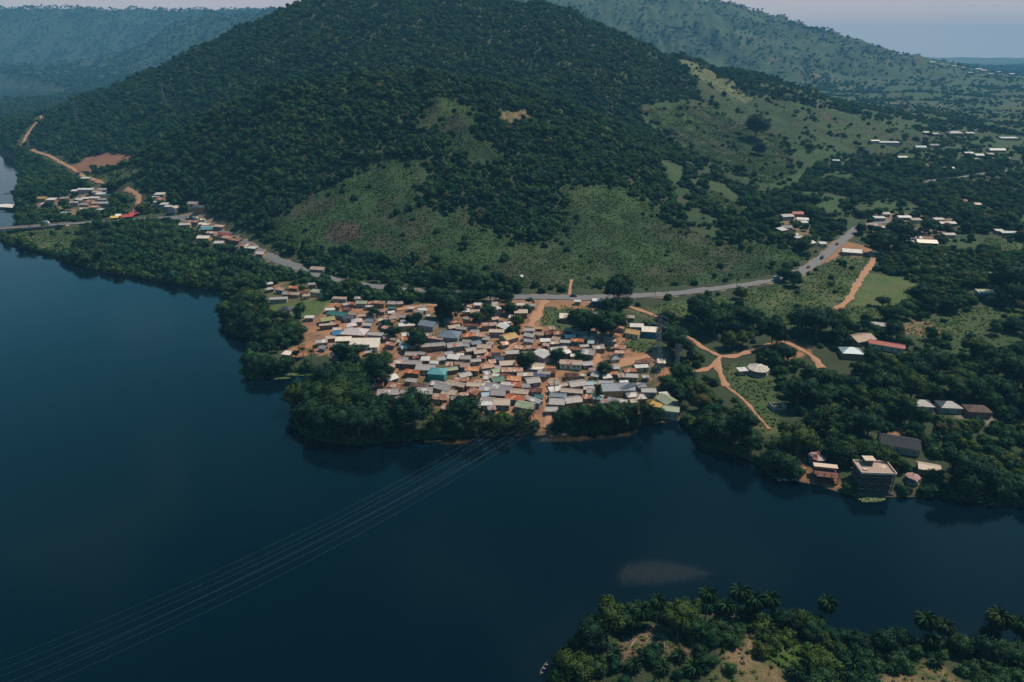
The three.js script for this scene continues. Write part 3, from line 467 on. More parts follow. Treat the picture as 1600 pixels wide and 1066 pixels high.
house(610, 590, 5.5, 5.7, 40, 'g', 'w', { label: 'house with blue and white metal roof by the round dark tree', group: G0, drop: 6 });
house(892, 567, 10.5, 4.9, -8, 'g', 't', { label: 'long white-walled house with rounded tan roof', group: G0, wall: 'white', h: 2.9, drop: 7 });
house(964, 605, 14.7, 7.4, 4, 'g', 'b', { label: 'broad grey blue hall behind the riverside palms', group: G0, wall: 'ochre', h: 3.2, rise: 1.9, drop: 9 });
house(891, 495, 11.8, 4.9, -3, 's', 'c', { label: 'long shed with cream metal roof standing in the grass', group: G0, wall: 'brown', h: 3, rise: 0.9, drop: 8 });
house(1024, 516, 14.7, 4.9, -8, 's', 'c', { label: 'school with long cream roof and bright blue walls', cat: 'school', name: 'school', wall: 'blue', h: 3.4, rise: 0.9, drop: 10, patch: false });
house(989, 518, 7.1, 6.1, -25, 'g', 'm', { label: 'mustard yellow gabled house beside the blue school', group: G0, drop: 8 });
house(933, 468, 5.5, 3.3, 0, 's', 'w', { label: 'blue kiosk with white roof on the road verge', cat: 'kiosk', name: 'kiosk', wall: 'navy', h: 3.6, drop: 10 });
house(1041, 626, 7.6, 6.6, -62, 'g', 'g', { label: 'tall green and yellow roofed boathouse behind the waterside house', group: G0, wall: 'cement', h: 3.4, drop: 8 });
house(1047, 638, 6.7, 4.9, -14, 'g', 'g', { label: 'grey waterside house with pale green gable at the river edge', group: G0, wall: 'cement', h: 3.6, drop: 12 });
house(757, 634, 7.1, 2.5, 0, 's', 'w', { label: 'roofed white wall ruin behind the riverside palms', group: G0, wall: 'white', h: 2.6, drop: 5 });
// the towns across the hill foot, smaller in view
const T1 = `68,311,9,7,0,g,m 82,313,8,6,0,s,w 101,311,8,5,0,s,z 127,313,12,6,-30,g,w 135,311,7,5,0,g,c 150,310,9,6,0,g,w 162,313,8,6,0,g,z 153,319,9,6,0,g,t 134,321,8,6,0,g,z 134,327,9,6,0,g,t 137,333,9,5,0,s,w 103,334,8,4,0,s,L 136,297,16,6,0,g,w 120,299,9,5,0,s,w 154,301,9,6,0,g,t 162,297,8,5,0,g,z 160,304,9,6,0,g,w 169,307,9,6,0,g,e 135,280,9,5,0,s,w 124,270,8,5,-20,g,r 150,325,8,5,0,g,r 143,316,8,5,0,g,r 166,319,8,6,0,g,L 118,318,8,5,0,g,z 72,320,7,5,0,s,w 158,329,7,5,0,s,z
251,305,9,6,0,s,w 246,309,7,5,0,s,w 248,317,7,5,0,s,w 253,313,8,6,0,g,r 258,321,7,5,0,s,w 265,324,7,5,0,s,w 273,327,7,9,70,g,t 304,321,10,7,-15,g,z 314,326,11,8,-15,g,s 290,352,9,6,10,g,p 302,350,12,5,-8,g,r 316,351,5,4,0,s,w 323,352,5,4,0,s,c 325,358,11,4,-10,s,z 327,362,12,5,5,s,q 320,373,10,7,-5,g,c 334,367,10,5,-18,g,r 344,370,8,5,-20,g,i 354,369,12,5,-22,g,R 344,381,7,6,0,g,p 358,374,9,6,-22,g,r 369,377,10,5,-22,g,r 343,356,9,4,-15,s,t 393,389,9,4,-15,s,w 409,398,6,6,-15,g,p 385,386,8,5,-25,s,r 498,422,10,6,-12,g,t
1228,339,10,8,10,g,z 1245,335,9,7,0,g,R 1253,344,9,6,-15,g,w 1254,349,7,5,0,s,w 1221,361,7,6,30,s,w 1228,357,8,6,0,g,s 1237,368,9,4,-8,s,w 1249,373,8,4,0,s,w 1261,381,9,8,30,g,w 1285,381,5,4,0,s,w 1330,394,13,8,-18,g,w 1373,342,9,5,0,s,w 1381,335,8,6,0,g,z 1411,340,11,6,0,g,w 1364,354,7,5,0,s,t 1375,356,6,5,0,g,z 1409,353,9,5,0,s,w 1411,359,12,4,-8,s,w 1414,364,10,5,-8,g,z 1411,371,11,8,-20,g,r 1428,373,9,6,0,g,p 1446,379,14,9,-12,g,c 1419,380,9,4,0,s,w 1466,344,8,5,0,s,w 1478,350,13,7,0,g,z 1473,357,7,5,0,s,w 1480,368,9,6,0,g,z 1430,345,8,5,0,s,t 1577,365,14,4,-3,s,w 1592,368,9,4,0,s,L 1560,362,6,4,0,s,w
1552,430,5,4,0,s,w 1536,436,4,3,0,s,w 1588,433,15,6,-10,g,d 1594,444,10,7,-10,g,r 1566,440,8,5,0,g,i 1539,460,10,6,-5,s,g 1481,263,12,7,0,g,p 1481,300,10,6,0,s,z 1366,220,11,6,0,g,c 1388,223,26,8,-4,s,w 1408,246,14,8,-5,g,w 1512,239,11,9,0,g,w 1528,243,11,9,0,g,w 1525,249,10,8,0,s,w 1575,215,26,9,0,s,w 1556,234,22,10,0,g,w 1490,208,22,12,0,h,s 1437,230,14,9,0,g,L 1570,247,10,7,0,g,w 1458,227,12,8,0,g,s 1305,251,8,6,0,g,L 1545,241,9,8,0,g,z 1585,255,12,8,0,g,z 1515,208,12,8,0,s,w 1460,209,10,7,0,s,w 1447,207,9,7,0,s,w 812,434,4,3,0,s,w 1340,296,10,6,0,s,t 1375,300,12,6,0,g,r 1500,315,10,6,0,g,r 1520,320,12,6,0,g,t 1159,581,4,3,10,s,w`;
for (const s of T1.trim().split(/\s+/)) { const q = s.split(','); house(+q[0], +q[1], +q[2], +q[3], +q[4], q[5], q[6], { drop: 3 }); }
house(1384, 539, 16, 5.5, -28, 'g', 'R', { yard: 28, label: 'long house with red metal roof among the trees', wall: 'cream', drop: 6 });
house(1375, 510, 9, 4.5, -10, 's', 'z', { yard: 26, drop: 5 }); house(1343, 529, 12, 9, 20, 'g', 'i', { yard: 26, drop: 6 }); house(1328, 550, 9.5, 7.5, -8, 'h', 'L', { yard: 26, drop: 6, label: 'light blue hipped house at the end of the dirt track' });
const G1 = 'holiday cottages above the river';
house(1437, 632, 8.4, 6.2, -6, 'h', 's', { yard: 26, label: 'slate roofed cottage, the one nearest the river of the row of three', group: G1, wall: 'cement', h: 2.9, drop: 7 });
house(1480, 634, 8.4, 6.2, -6, 'h', 's', { yard: 26, label: 'slate roofed cottage in the middle of the row of three', group: G1, wall: 'cement', h: 2.9, drop: 7 });
house(1524, 638, 9.2, 6.2, -6, 'h', 'x', { yard: 28, label: 'brown roofed cottage with brown walls and paved yard, end of the row', group: G1, wall: 'brown', h: 2.9, drop: 9 });
house(1402, 692, 14, 9, -20, 'g', 'k', { yard: 18, label: 'house with a wide near black roof behind the concrete tower house', wall: 'cement', h: 3, drop: 8 });
house(1449, 733, 7, 5, -20, 'g', 't', { yard: 5, label: 'tan roofed hut half hidden by trees beside the concrete tower house', wall: 'mud', drop: 5 });
for (const [x, y, l, w, k] of [[1456, 101, 40, 22, 'w'], [1470, 104, 30, 20, 'z'], [1490, 106, 36, 20, 't'], [1505, 108, 30, 20, 'w'], [1528, 110, 46, 24, 'w'], [1536, 112, 36, 22, 'c'], [1560, 114, 40, 22, 'w'], [1580, 118, 34, 22, 'z'], [1515, 116, 34, 20, 'z'], [1548, 118, 30, 20, 'w']]) house(x, y, l * 0.6, w * 0.6, 0, 'g', k, { drop: 0, h: 6, bare: true, patch: false, label: undefined, group: 'pale roofs of the town on the far plain' });
console.log('houses', footprints.length);
const m4 = new THREE.Matrix4(), qt = new THREE.Quaternion(), up = new THREE.Vector3(0, 1, 0), col = new THREE.Color();
// ───────────── plants ─────────────
function leafCrown({ lobes, clumps, leaves, size, spread, core }) {     // a crown of leaf sprays: lobes [x, y, z, r]; sprays sit on the lobes' surfaces, over a dark leafy core
  const p = [], n = [], c = [], idx = [], v = new THREE.Vector3(), q = new THREE.Vector3(), a = new THREE.Vector3(), b = new THREE.Vector3();
  for (const [lx, ly, lz, lr] of lobes) {
    for (let k = 0; k < clumps; k++) {
      const y = 1 - 1.75 * ((k + R()) / clumps), s = Math.sqrt(Math.max(0, 1 - y * y)), f = R() * TAU; v.set(Math.cos(f) * s, y, Math.sin(f) * s);
      const cr = lr * rr(0.82, 1.08), tint = rr(0.72, 1.3), yellow = rr(0.9, 1.25), cx = lx + v.x * cr, cy = ly + v.y * cr * 0.9, cz = lz + v.z * cr;
      for (let m = 0; m < leaves; m++) {
        q.set(rr(-1, 1), rr(-1, 1), rr(-1, 1)).multiplyScalar(spread); const x = cx + q.x, yy = cy + q.y * 0.7, z = cz + q.z;
        a.set(rr(-1, 1), rr(-0.45, 0.45), rr(-1, 1)).normalize(); b.set(rr(-1, 1), rr(-1, 1), rr(-1, 1)).addScaledVector(v, 0.3).cross(a).normalize();
        const sz = size * rr(0.7, 1.3), w = sz * 0.55, k0 = p.length / 3, sh = tint * rr(0.85, 1.15);
        for (const [i, j] of [[-1, 0], [0, -1], [1, 0.15], [0, 1]]) { p.push(x + a.x * i * sz + b.x * j * w, yy + a.y * i * sz + b.y * j * w - (i * i) * sz * 0.12, z + a.z * i * sz + b.z * j * w); n.push(v.x * 0.75 + q.x / spread * 0.3, v.y * 0.75 + 0.3 + q.y / spread * 0.3, v.z * 0.75 + q.z / spread * 0.3); c.push(sh * yellow, sh, sh * 0.95); }
        idx.push(k0, k0 + 1, k0 + 2, k0, k0 + 2, k0 + 3);
      }
    }
    const g = new THREE.IcosahedronGeometry(lr * core, 1), gp = g.attributes.position, k0 = p.length / 3;
    for (let i = 0; i < gp.count; i++) { const x = gp.getX(i), y = gp.getY(i), z = gp.getZ(i), w = 1 + 0.16 * nz(x * 1.7 + lx, z * 1.7 + y + lz), l = Math.hypot(x, y, z); p.push(lx + x * w, ly + y * w * 0.85, lz + z * w); n.push(x / l, y / l, z / l); c.push(0.8, 0.8, 0.8); idx.push(k0 + i); }
  }
  const g = new THREE.BufferGeometry(); g.setAttribute('position', new THREE.Float32BufferAttribute(p, 3)); g.setAttribute('normal', new THREE.Float32BufferAttribute(n, 3)); g.setAttribute('color', new THREE.Float32BufferAttribute(c, 3)); g.setIndex(idx); return g;
}
function limb(pts, r0, r1, seg = 7) {                                   // tapered branch through points
  const c = new THREE.CatmullRomCurve3(pts.map((q) => new THREE.Vector3(...q))), g = new THREE.TubeGeometry(c, 8, 1, seg), gp = g.attributes.position;
  for (let i = 0; i <= 8; i++) { const q = c.getPointAt(i / 8), r = mix(r0, r1, i / 8); for (let j = 0; j <= seg; j++) { const k = i * (seg + 1) + j; gp.setXYZ(k, q.x + (gp.getX(k) - q.x) * r, q.y + (gp.getY(k) - q.y) * r, q.z + (gp.getZ(k) - q.z) * r); } }
  return g;
}
function treeShape(h, rad, flat, nl, detail) {                           // trunk with limbs that reach into the lobes of the crown
  const lobes = [], base = h - rad * flat * 1.15;
  lobes.push([rr(-0.3, 0.3), base + rad * flat * 0.45, rr(-0.3, 0.3), rad * 0.62]);
  for (let i = 0; i < nl; i++) { const f = i / nl * TAU + rr(-0.4, 0.4), q = rad * rr(0.32, 0.8); lobes.push([Math.cos(f) * q, base + rad * flat * rr(-0.35, 0.62), Math.sin(f) * q, rad * rr(0.22, 0.46)]); }
  const tr = [limb([[0, -0.6, 0], [rr(-0.2, 0.2), h * 0.25, rr(-0.2, 0.2)], [rr(-0.3, 0.3), base, rr(-0.3, 0.3)]], rad * 0.085, rad * 0.05)];
  for (const l of lobes.slice(1)) tr.push(limb([[0, h * rr(0.22, 0.35), 0], [l[0] * 0.4, mix(h * 0.3, l[1], 0.6), l[2] * 0.4], [l[0] * 0.9, l[1], l[2] * 0.9]], rad * 0.045, rad * 0.015, 5));
  return { trunk: mergeGeometries(tr), crown: leafCrown({ lobes, ...detail }) };
}
const FINE = { clumps: 36, leaves: 18, size: 0.25, spread: 0.82, core: 0.74 };
const kinds = { broad: [], round: [], tall: [], bush: [] };
for (let i = 0; i < 3; i++) kinds.broad.push(treeShape(9.5, 5.2, 0.62, 10, FINE));
for (let i = 0; i < 3; i++) kinds.round.push(treeShape(8.5, 4.3, 0.9, 9, FINE));
for (let i = 0; i < 2; i++) kinds.tall.push(treeShape(13, 3.9, 1.3, 10, FINE));
for (let i = 0; i < 3; i++) kinds.bush.push(treeShape(3.0, 2.4, 0.75, 7, { clumps: 30, leaves: 15, size: 0.17, spread: 0.36, core: 0.8 }));
const COARSE = { clumps: 18, leaves: 10, size: 0.46, spread: 1.0, core: 0.74 };
const woods = [treeShape(7, 4.4, 0.75, 7, COARSE), treeShape(9, 4.0, 1.0, 8, COARSE), treeShape(6, 5.0, 0.55, 8, COARSE), treeShape(3.2, 2.8, 0.7, 5, { ...COARSE, size: 0.36, spread: 0.45 })];
const leafMat = [[0.02, 0.06, 0.021], [0.013, 0.048, 0.022], [0.04, 0.076, 0.018], [0.011, 0.041, 0.022], [0.026, 0.064, 0.025]].map((c) => new THREE.MeshPhysicalMaterial({ color: lin(...c), vertexColors: true, roughness: 0.8, specularIntensity: 0.3 }));
const palmMat = [[0.015, 0.048, 0.016], [0.03, 0.055, 0.018]].map((c) => new THREE.MeshPhysicalMaterial({ color: lin(...c), vertexColors: true, roughness: 0.75, specularIntensity: 0.2, side: THREE.DoubleSide }));
const bark = std(0.11, 0.085, 0.065, 0.95), palmBark = std(0.13, 0.105, 0.08, 0.95);
function palmShape(h, len, count, droop, lean) {
  const top = [lean, h, lean * 0.4], trunk = limb([[0, -0.6, 0], [lean * 0.25, h * 0.4, 0], [lean * 0.75, h * 0.8, lean * 0.2], top], 0.24, 0.15, 8);
  const p = [], n = [], c = [], idx = [];
  for (let i = 0; i < count; i++) {
    const f = i * 2.39996 + rr(-0.15, 0.15), up = mix(1.3, -0.5, i / count) + rr(-0.1, 0.1), L = len * rr(0.85, 1.1), tint = rr(0.8, 1.2), dry = i > count * 0.86 ? 1 : 0, N = 13;
    const pts = []; let x = 0, y = 0, e = up; for (let k = 0; k <= N; k++) { pts.push([x, y]); x += Math.cos(e) * L / N; y += Math.sin(e) * L / N; e -= droop / N * (0.6 + k / N); }
    const cf = Math.cos(f), sf = Math.sin(f);
    const put = (xx, yy, ss, col, q) => { p.push(top[0] + xx * cf - ss * sf, top[1] + yy, top[2] + xx * sf + ss * cf); const nx = -Math.sin(up) * 0.35; n.push(nx * cf - q * sf, 0.85, nx * sf + q * cf); c.push(...col); };
    for (let k = 1; k <= N; k++) {
      const [x0, y0] = pts[k - 1], [x1, y1] = pts[k], t = k / N, rib = 0.05 * (1.2 - t), kr = p.length / 3, cr = dry ? [2.2, 1.3, 1] : [1.1, 1.1, 0.9];
      put(x0, y0, -rib, cr, 0); put(x1, y1, -rib, cr, 0); put(x1, y1, rib, cr, 0); put(x0, y0, rib, cr, 0); idx.push(kr, kr + 1, kr + 2, kr, kr + 2, kr + 3);
      for (const s of [-1, 1]) for (const u of [0.25, 0.75]) {
        const w = (L * 0.17 * Math.sin(Math.PI * Math.min(1, 0.14 + t * 0.84)) + 0.06) * rr(0.8, 1.15), hang = w * rr(0.2, 0.75), bx = mix(x0, x1, u), by = mix(y0, y1, u), hw = L * 0.011, k0 = p.length / 3, sh = tint * rr(0.75, 1.25), col = dry ? [sh * 2.6, sh * 1.3, sh * 0.9] : [sh, sh, sh], fx = w * rr(0.3, 0.55);
        put(bx - hw, by, 0, col, 0.25 * s); put(bx + hw, by, 0, col, 0.25 * s); put(bx + fx * 0.55 + hw * 1.3, by - hang * 0.35, s * w * 0.6, col, 0.35 * s); put(bx + fx * 0.55 - hw * 1.3, by - hang * 0.35, s * w * 0.6, col, 0.35 * s); put(bx + fx, by - hang, s * w, col, 0.45 * s);
        idx.push(k0, k0 + 1, k0 + 2, k0, k0 + 2, k0 + 3, k0 + 3, k0 + 2, k0 + 4);
      }
    }
  }
  const g = new THREE.BufferGeometry(); g.setAttribute('position', new THREE.Float32BufferAttribute(p, 3)); g.setAttribute('normal', new THREE.Float32BufferAttribute(n, 3)); g.setAttribute('color', new THREE.Float32BufferAttribute(c, 3)); g.setIndex(idx);
  return { trunk, crown: g };
}
kinds.coconut = [palmShape(8.5, 4.2, 26, 1.9, 1.1), palmShape(10, 4.0, 24, 1.8, -0.8), palmShape(7, 4.2, 24, 1.7, 0.5)];
kinds.oil = [palmShape(6.5, 4.0, 64, 2.7, 0.1), palmShape(8.5, 3.9, 64, 2.9, -0.2), palmShape(1.6, 3.3, 36, 1.9, 0)];
const WORDS = { broad: 'broad-crowned leafy tree', round: 'round-crowned leafy tree', tall: 'tall narrow leafy tree', bush: 'leafy bush', coconut: 'slender coconut palm', oil: 'bushy oil palm' };
const NAMES = { broad: 'broad_tree', round: 'round_tree', tall: 'tall_tree', bush: 'bush', coconut: 'coconut_palm', oil: 'oil_palm' };
const CATS = { broad: 'tree', round: 'tree', tall: 'tree', bush: 'bush', coconut: 'palm tree', oil: 'palm tree' };
const protos = {};
function plant(kind, x, z, size = 1, variant, shade) {
  const vs = kinds[kind], i = variant ?? Math.floor(R() * vs.length), palm = kind === 'coconut' || kind === 'oil', mats = palm ? palmMat : leafMat, s = shade ?? Math.floor(R() * mats.length), key = kind + i + s;
  let o;
  if (!protos[key]) {
    o = protos[key] = new THREE.Group(); scene.add(o);
    mesh('trunk', vs[i].trunk, palm ? palmBark : bark, o); mesh('crown', vs[i].crown, mats[s], o);
  } else { o = protos[key].clone(); scene.add(o); }
  o.name = numbered(NAMES[kind]); o.userData = {};
  o.position.set(x, Math.max(ground(x, z), 0.1), z); o.rotation.y = R() * TAU; o.scale.set(size * rr(0.93, 1.07), size * rr(0.93, 1.07), size * rr(0.93, 1.07));
  tag(o, '', CATS[kind], (kind === 'bush' ? 'leafy bushe' : WORDS[kind]) + 's around the village and along the river'); toLabel.push({ o, words: (size > 1.35 ? 'large ' : size < 0.8 ? 'small ' : '') + WORDS[kind] });
  return o;
}
const planted = [];
function set(kind, px, py, size = 1, variant, shade) { const p = at(px, py); planted.push([p[0], p[2], size * 3.2]); plant(kind, p[0], p[2], size, variant, shade); }
const rows = (s, f) => s.trim().split(/\s+/).forEach((q) => f(...q.split(',').map((v) => isNaN(v) ? v : +v)));
// trees that stand out in the photograph: kind, foot of the trunk, size
rows(`broad,648,672,1.75,0,1 broad,628,668,1.3,1,3 broad,722,662,1.25,2,1 round,722,664,1.35,0,1 round,590,600,1.7,1,3 round,574,604,1.3,2,1 broad,545,612,1.4,1,0 round,653,545,1.35,0,1 broad,703,502,1.75,1,3 round,690,500,1.2,1,1 round,820,578,1.15,0,1 broad,908,525,1.6,0,0 broad,920,528,1.3,1,3 broad,955,530,1.6,2,0 round,947,526,1.2,2,3 broad,966,476,1.7,0,3 round,948,492,1.25,0,1 round,797,492,1.0,1,4 round,762,498,1.0,2,4 round,747,505,0.9,0,4
broad,706,474,0.8,0,1 round,722,474,0.95,1,3 broad,738,473,0.8,1,1 round,752,472,0.9,2,3 broad,766,472,0.8,2,1 round,780,471,0.9,0,3 round,793,471,0.8,1,1
round,585,496,0.8,1,4 bush,604,512,1.6 round,616,528,0.9,2,3 tall,640,510,0.65,0,1 round,650,508,0.9,1,3 round,810,512,0.9,0,2 bush,800,522,1.6 round,945,588,1.0,1,1 round,870,566,0.9,0,3 bush,905,562,1.5 round,1065,600,1.2,0,0 broad,1060,560,1.5,1,3 broad,1045,548,1.5,0,1 round,1040,512,1.2,1,3 broad,1100,512,1.7,0,1 broad,1115,522,1.6,1,0 broad,1090,505,1.5,2,3 tall,1212,545,1.3,0,3 tall,1205,542,1.1,1,1 round,1140,545,1.1,0,2 round,1160,540,1.1,2,2
broad,1250,520,1.6,1,1 broad,1275,528,1.6,2,3 broad,1300,522,1.5,0,0 round,1310,540,1.3,1,1 round,1225,440,1.2,0,3 round,1240,448,1.2,1,1 broad,1180,218,3.0,0,3 round,1185,242,2.0,1,3 broad,1570,470,2.4,0,3 broad,1575,482,1.6,1,1 broad,1400,390,2.2,1,3 broad,1375,398,1.9,2,1 round,1437,478,1.7,0,3 round,1445,490,1.4,1,1
tall,948,1000,1.05,0,2 tall,935,1002,0.75,1,2 broad,925,1015,0.95,1,3 round,905,1025,0.8,0,1 round,885,1052,0.85,1,2 round,900,1062,0.8,2,2 round,870,1066,0.6,0,0 broad,1062,985,0.9,2,2 round,1085,1000,0.8,0,0 round,1075,978,0.75,1,0 round,1225,985,0.85,0,3 round,1252,992,0.9,1,2 broad,1265,1000,0.7,0,0 round,1335,1015,0.6,2,3 round,1375,1016,0.8,0,3 round,1400,1014,0.75,1,1 round,1500,1022,0.75,2,0 round,1535,1030,0.8,0,3 round,1560,1035,0.8,1,0 round,1590,1040,0.8,2,4
coconut,678,682,1.0,0 coconut,692,680,0.95,1 coconut,670,683,0.8,2 coconut,738,679,0.95,0 coconut,752,678,1.0,1 coconut,745,682,0.8,2 coconut,768,676,0.85,2 coconut,828,672,0.85,1 coconut,930,668,1.0,0 coconut,940,668,0.9,1 coconut,955,668,1.0,2 coconut,968,667,1.05,0 coconut,985,664,0.9,2 coconut,1000,664,1.1,1 coconut,1012,662,0.9,0 coconut,931,640,0.95,2 coconut,920,668,0.9,2 coconut,468,548,0.9,0 coconut,488,572,0.85,1 coconut,475,560,0.8,2 coconut,1070,640,0.9,0 coconut,1080,632,0.9,1 coconut,1280,700,1.0,0 coconut,1350,640,0.9,1 coconut,1225,545,0.8,1
oil,1000,982,0.93,0,0 oil,1025,975,0.89,1,0 oil,988,992,0.71,0,0 oil,1103,965,1.03,1,0 oil,1150,965,1.15,1,0 oil,1175,970,1.07,0,0 oil,1196,972,1.03,1,0 oil,1130,972,0.89,0,0 oil,1285,985,1.07,1,0 oil,1272,995,0.80,0,0 oil,1435,1012,1.12,1,0 oil,1466,1014,1.03,1,1 oil,1450,1020,0.71,0,0 oil,1545,1010,1.24,1,1 oil,1538,1015,0.89,0,0 oil,1580,1018,1.07,1,0 oil,1600,1020,0.98,0,0 oil,1060,1030,0.89,2,0 oil,990,1046,0.98,2,0 oil,1082,1052,1.07,2,0 oil,1035,1050,0.89,2,0 oil,1330,1045,1.07,2,0 oil,1242,1056,0.98,2,0 oil,1365,1030,0.80,2,0 oil,1460,1040,0.89,2,0 oil,1395,1052,0.71,2,0 oil,1190,1000,0.80,2,0 oil,960,1030,0.89,2,0 oil,1305,1058,0.89,2,0 oil,1290,990,0.63,2,0
round,795,672,0.8,0,0 broad,815,670,0.85,1,2 bush,780,672,1.6 bush,835,668,1.2 bush,760,672,1.6 bush,700,676,1.6 round,772,668,0.7,2,4 broad,880,668,0.9,0,0 round,895,664,0.9,1,4 broad,910,664,0.95,2,0 round,945,656,0.8,0,3 broad,960,660,0.9,1,0 round,978,656,0.9,2,3 bush,990,662,1.6 round,1010,656,0.85,0,1 bush,1022,660,1.3 bush,925,664,1.7 bush,870,672,1.3 round,885,656,0.75,2,2 bush,950,668,1.6 bush,972,668,1.6
broad,375,505,1.3,0,3 broad,388,520,1.3,1,1 round,365,490,1.2,0,0 round,400,535,1.1,1,3 round,398,582,1.2,0,3 round,412,586,1.1,2,1 round,430,586,1.0,1,3 round,445,580,0.9,0,0 broad,470,640,1.3,1,2 round,478,660,1.1,0,0 broad,490,668,1.3,2,1 broad,510,678,1.3,0,3 broad,535,684,1.4,1,1 broad,562,686,1.4,2,3 broad,590,682,1.3,0,1 round,612,684,1.1,1,0 broad,500,640,1.3,2,0 broad,530,650,1.5,0,2 broad,560,650,1.4,1,0 round,585,655,1.2,2,1 broad,510,615,1.4,1,3 broad,535,628,1.4,2,0 round,560,622,1.3,0,1 round,605,640,1.0,1,3`, (k, x, y, s, v, c) => set(k, x, y, s, v, c));
console.log('set trees');
// ───────────── pylons and power lines ─────────────
const steel = std(0.13, 0.16, 0.19, 0.6, { metalness: 0.3 }), glassy = std(0.1, 0.13, 0.14, 0.2);
function bar(a, b, r) { const va = new THREE.Vector3(...a), vb = new THREE.Vector3(...b), g = new THREE.CylinderGeometry(r, r, va.distanceTo(vb), 4, 1); g.applyQuaternion(new THREE.Quaternion().setFromUnitVectors(up, vb.clone().sub(va).normalize())); const m = va.add(vb).multiplyScalar(0.5); g.translate(m.x, m.y, m.z); return g; }
function pylon(x, z, H, turn, label, thick = 0.06) {
  const o = thing('pylon', x, ground(x, z), z, turn), w = (y) => y < H * 0.68 ? mix(H * 0.095, H * 0.028, y / (H * 0.68)) : mix(H * 0.028, H * 0.012, (y - H * 0.68) / (H * 0.32)), C = [[1, 1], [1, -1], [-1, -1], [-1, 1]], lv = [];
  for (let y = 0, k = 0; y < H * 0.97; k++) { lv.push(y); y += Math.max(w(y) * 1.5, H * 0.035); } lv.push(H);
  C.forEach(([sx, sz]) => mesh('leg', mergeGeometries([bar([sx * w(0), -0.6, sz * w(0)], [sx * w(H * 0.68), H * 0.68, sz * w(H * 0.68)], thick * 1.5), bar([sx * w(H * 0.68), H * 0.68, sz * w(H * 0.68)], [sx * w(H), H, sz * w(H)], thick * 1.2)]), steel, o));
  const br = []; for (let i = 0; i + 1 < lv.length; i++) for (let k = 0; k < 4; k++) { const [a, b] = [C[k], C[(k + 1) % 4]], w0 = w(lv[i]), w1 = w(lv[i + 1]); br.push(bar([a[0] * w0, lv[i], a[1] * w0], [b[0] * w1, lv[i + 1], b[1] * w1], thick * 0.8), bar([b[0] * w0, lv[i], b[1] * w0], [a[0] * w1, lv[i + 1], a[1] * w1], thick * 0.8), bar([a[0] * w0, lv[i], a[1] * w0], [b[0] * w0, lv[i], b[1] * w0], thick * 0.8)); }
  mesh('bracing', mergeGeometries(br), steel, o);
  const arms = []; for (const f of [0.86, 0.92, 0.98]) { const y = H * f, L = H * (f < 0.9 ? 0.12 : 0.105), q = w(y); const arm = mesh('crossarm', mergeGeometries([-1, 1].flatMap((s) => [bar([s * q, y, q], [s * L, y, 0], thick), bar([s * q, y, -q], [s * L, y, 0], thick), bar([s * q, y + H * 0.03, 0], [s * L, y, 0], thick)])), steel, o); for (const s of [-1, 1]) { mesh('insulator', new THREE.CylinderGeometry(0.14, 0.14, 1.2, 6).translate(s * L, y - 0.6, 0), glassy, arm); arms.push([s * L, y - 1.2]); } }
  tag(o, label, 'pylon'); return { o, arms };
}
{
  const [ax, , az] = at(1022, 607), bx = -210, bz = -29, turn = Math.atan2(-(bz - az), bx - ax) + Math.PI / 2;
  const A = pylon(ax, az, 37, turn, 'tall steel lattice pylon at the edge of the village near the river'), B = pylon(bx, bz, 39, turn, 'steel lattice pylon on the opposite river bank');
  const a2 = at(1056, 588); const P2 = pylon(a2[0], a2[2], 17, turn + 0.2, 'short steel lattice pylon among trees behind the tall pylon', 0.06);
  const wire = std(0.16, 0.18, 0.2, 0.35, { metalness: 0.6 }), dir = new THREE.Vector3(Math.cos(turn), 0, -Math.sin(turn));
  A.arms.forEach(([s, y], i) => {
    const [s2, y2] = B.arms[i], p = new THREE.Vector3(ax, A.o.position.y + y, az).addScaledVector(dir, s), q = new THREE.Vector3(bx, B.o.position.y + y2, bz).addScaledVector(dir, s2), pts = [];
    for (let k = 0; k <= 40; k++) { const t = k / 40, v = p.clone().lerp(q, t); v.y -= 4 * 26 * t * (1 - t); pts.push(v); }
    tag(mesh('power_line', new THREE.TubeGeometry(new THREE.CatmullRomCurve3(pts), 60, 0.009, 5), wire), 'power line over the river from the ' + ['lower', 'lower', 'middle', 'middle', 'top', 'top'][i] + ' crossarm of the tall pylon, ' + (i % 2 ? 'downstream' : 'upstream') + ' side', 'cable', 'power lines over the river');
  });
  const p = new THREE.Vector3(a2[0], P2.o.position.y + 16, a2[2]), q = new THREE.Vector3(bx + 26, 16, bz - 26), pts = [];
  for (let k = 0; k <= 40; k++) { const t = k / 40, v = p.clone().lerp(q, t); v.y -= 4 * 7 * t * (1 - t); pts.push(v); }
  tag(mesh('thin_power_line', new THREE.TubeGeometry(new THREE.CatmullRomCurve3(pts), 60, 0.008, 5), wire), 'single thin power line running below the others from the short pylon', 'cable');
  const pole = thing('wire_mast', q.x, 0, q.z); mesh('post', limb([[0, -3, 0], [0, 6, 0], [0, 16.4, 0]], 0.25, 0.14), timber, pole); mesh('crossarm', block(-1, 1, 15.6, 15.8, -0.1, 0.1), timber, pole); tag(pole, 'wooden mast carrying the thin power line on the opposite bank', 'pole');  // unseen pole on the bank that holds the end of the thin line
}
for (const [x, y, h, l] of [[258, 168, 34, 'small far pylon on the forested slope above the red earth clearing'], [122, 196, 34, 'small far pylon beside the far dirt road'], [1406, 172, 36, 'small far pylon in the open plain']]) { const p = at(x, y); pylon(p[0], p[2], h, 0.6, l, 0.11); }
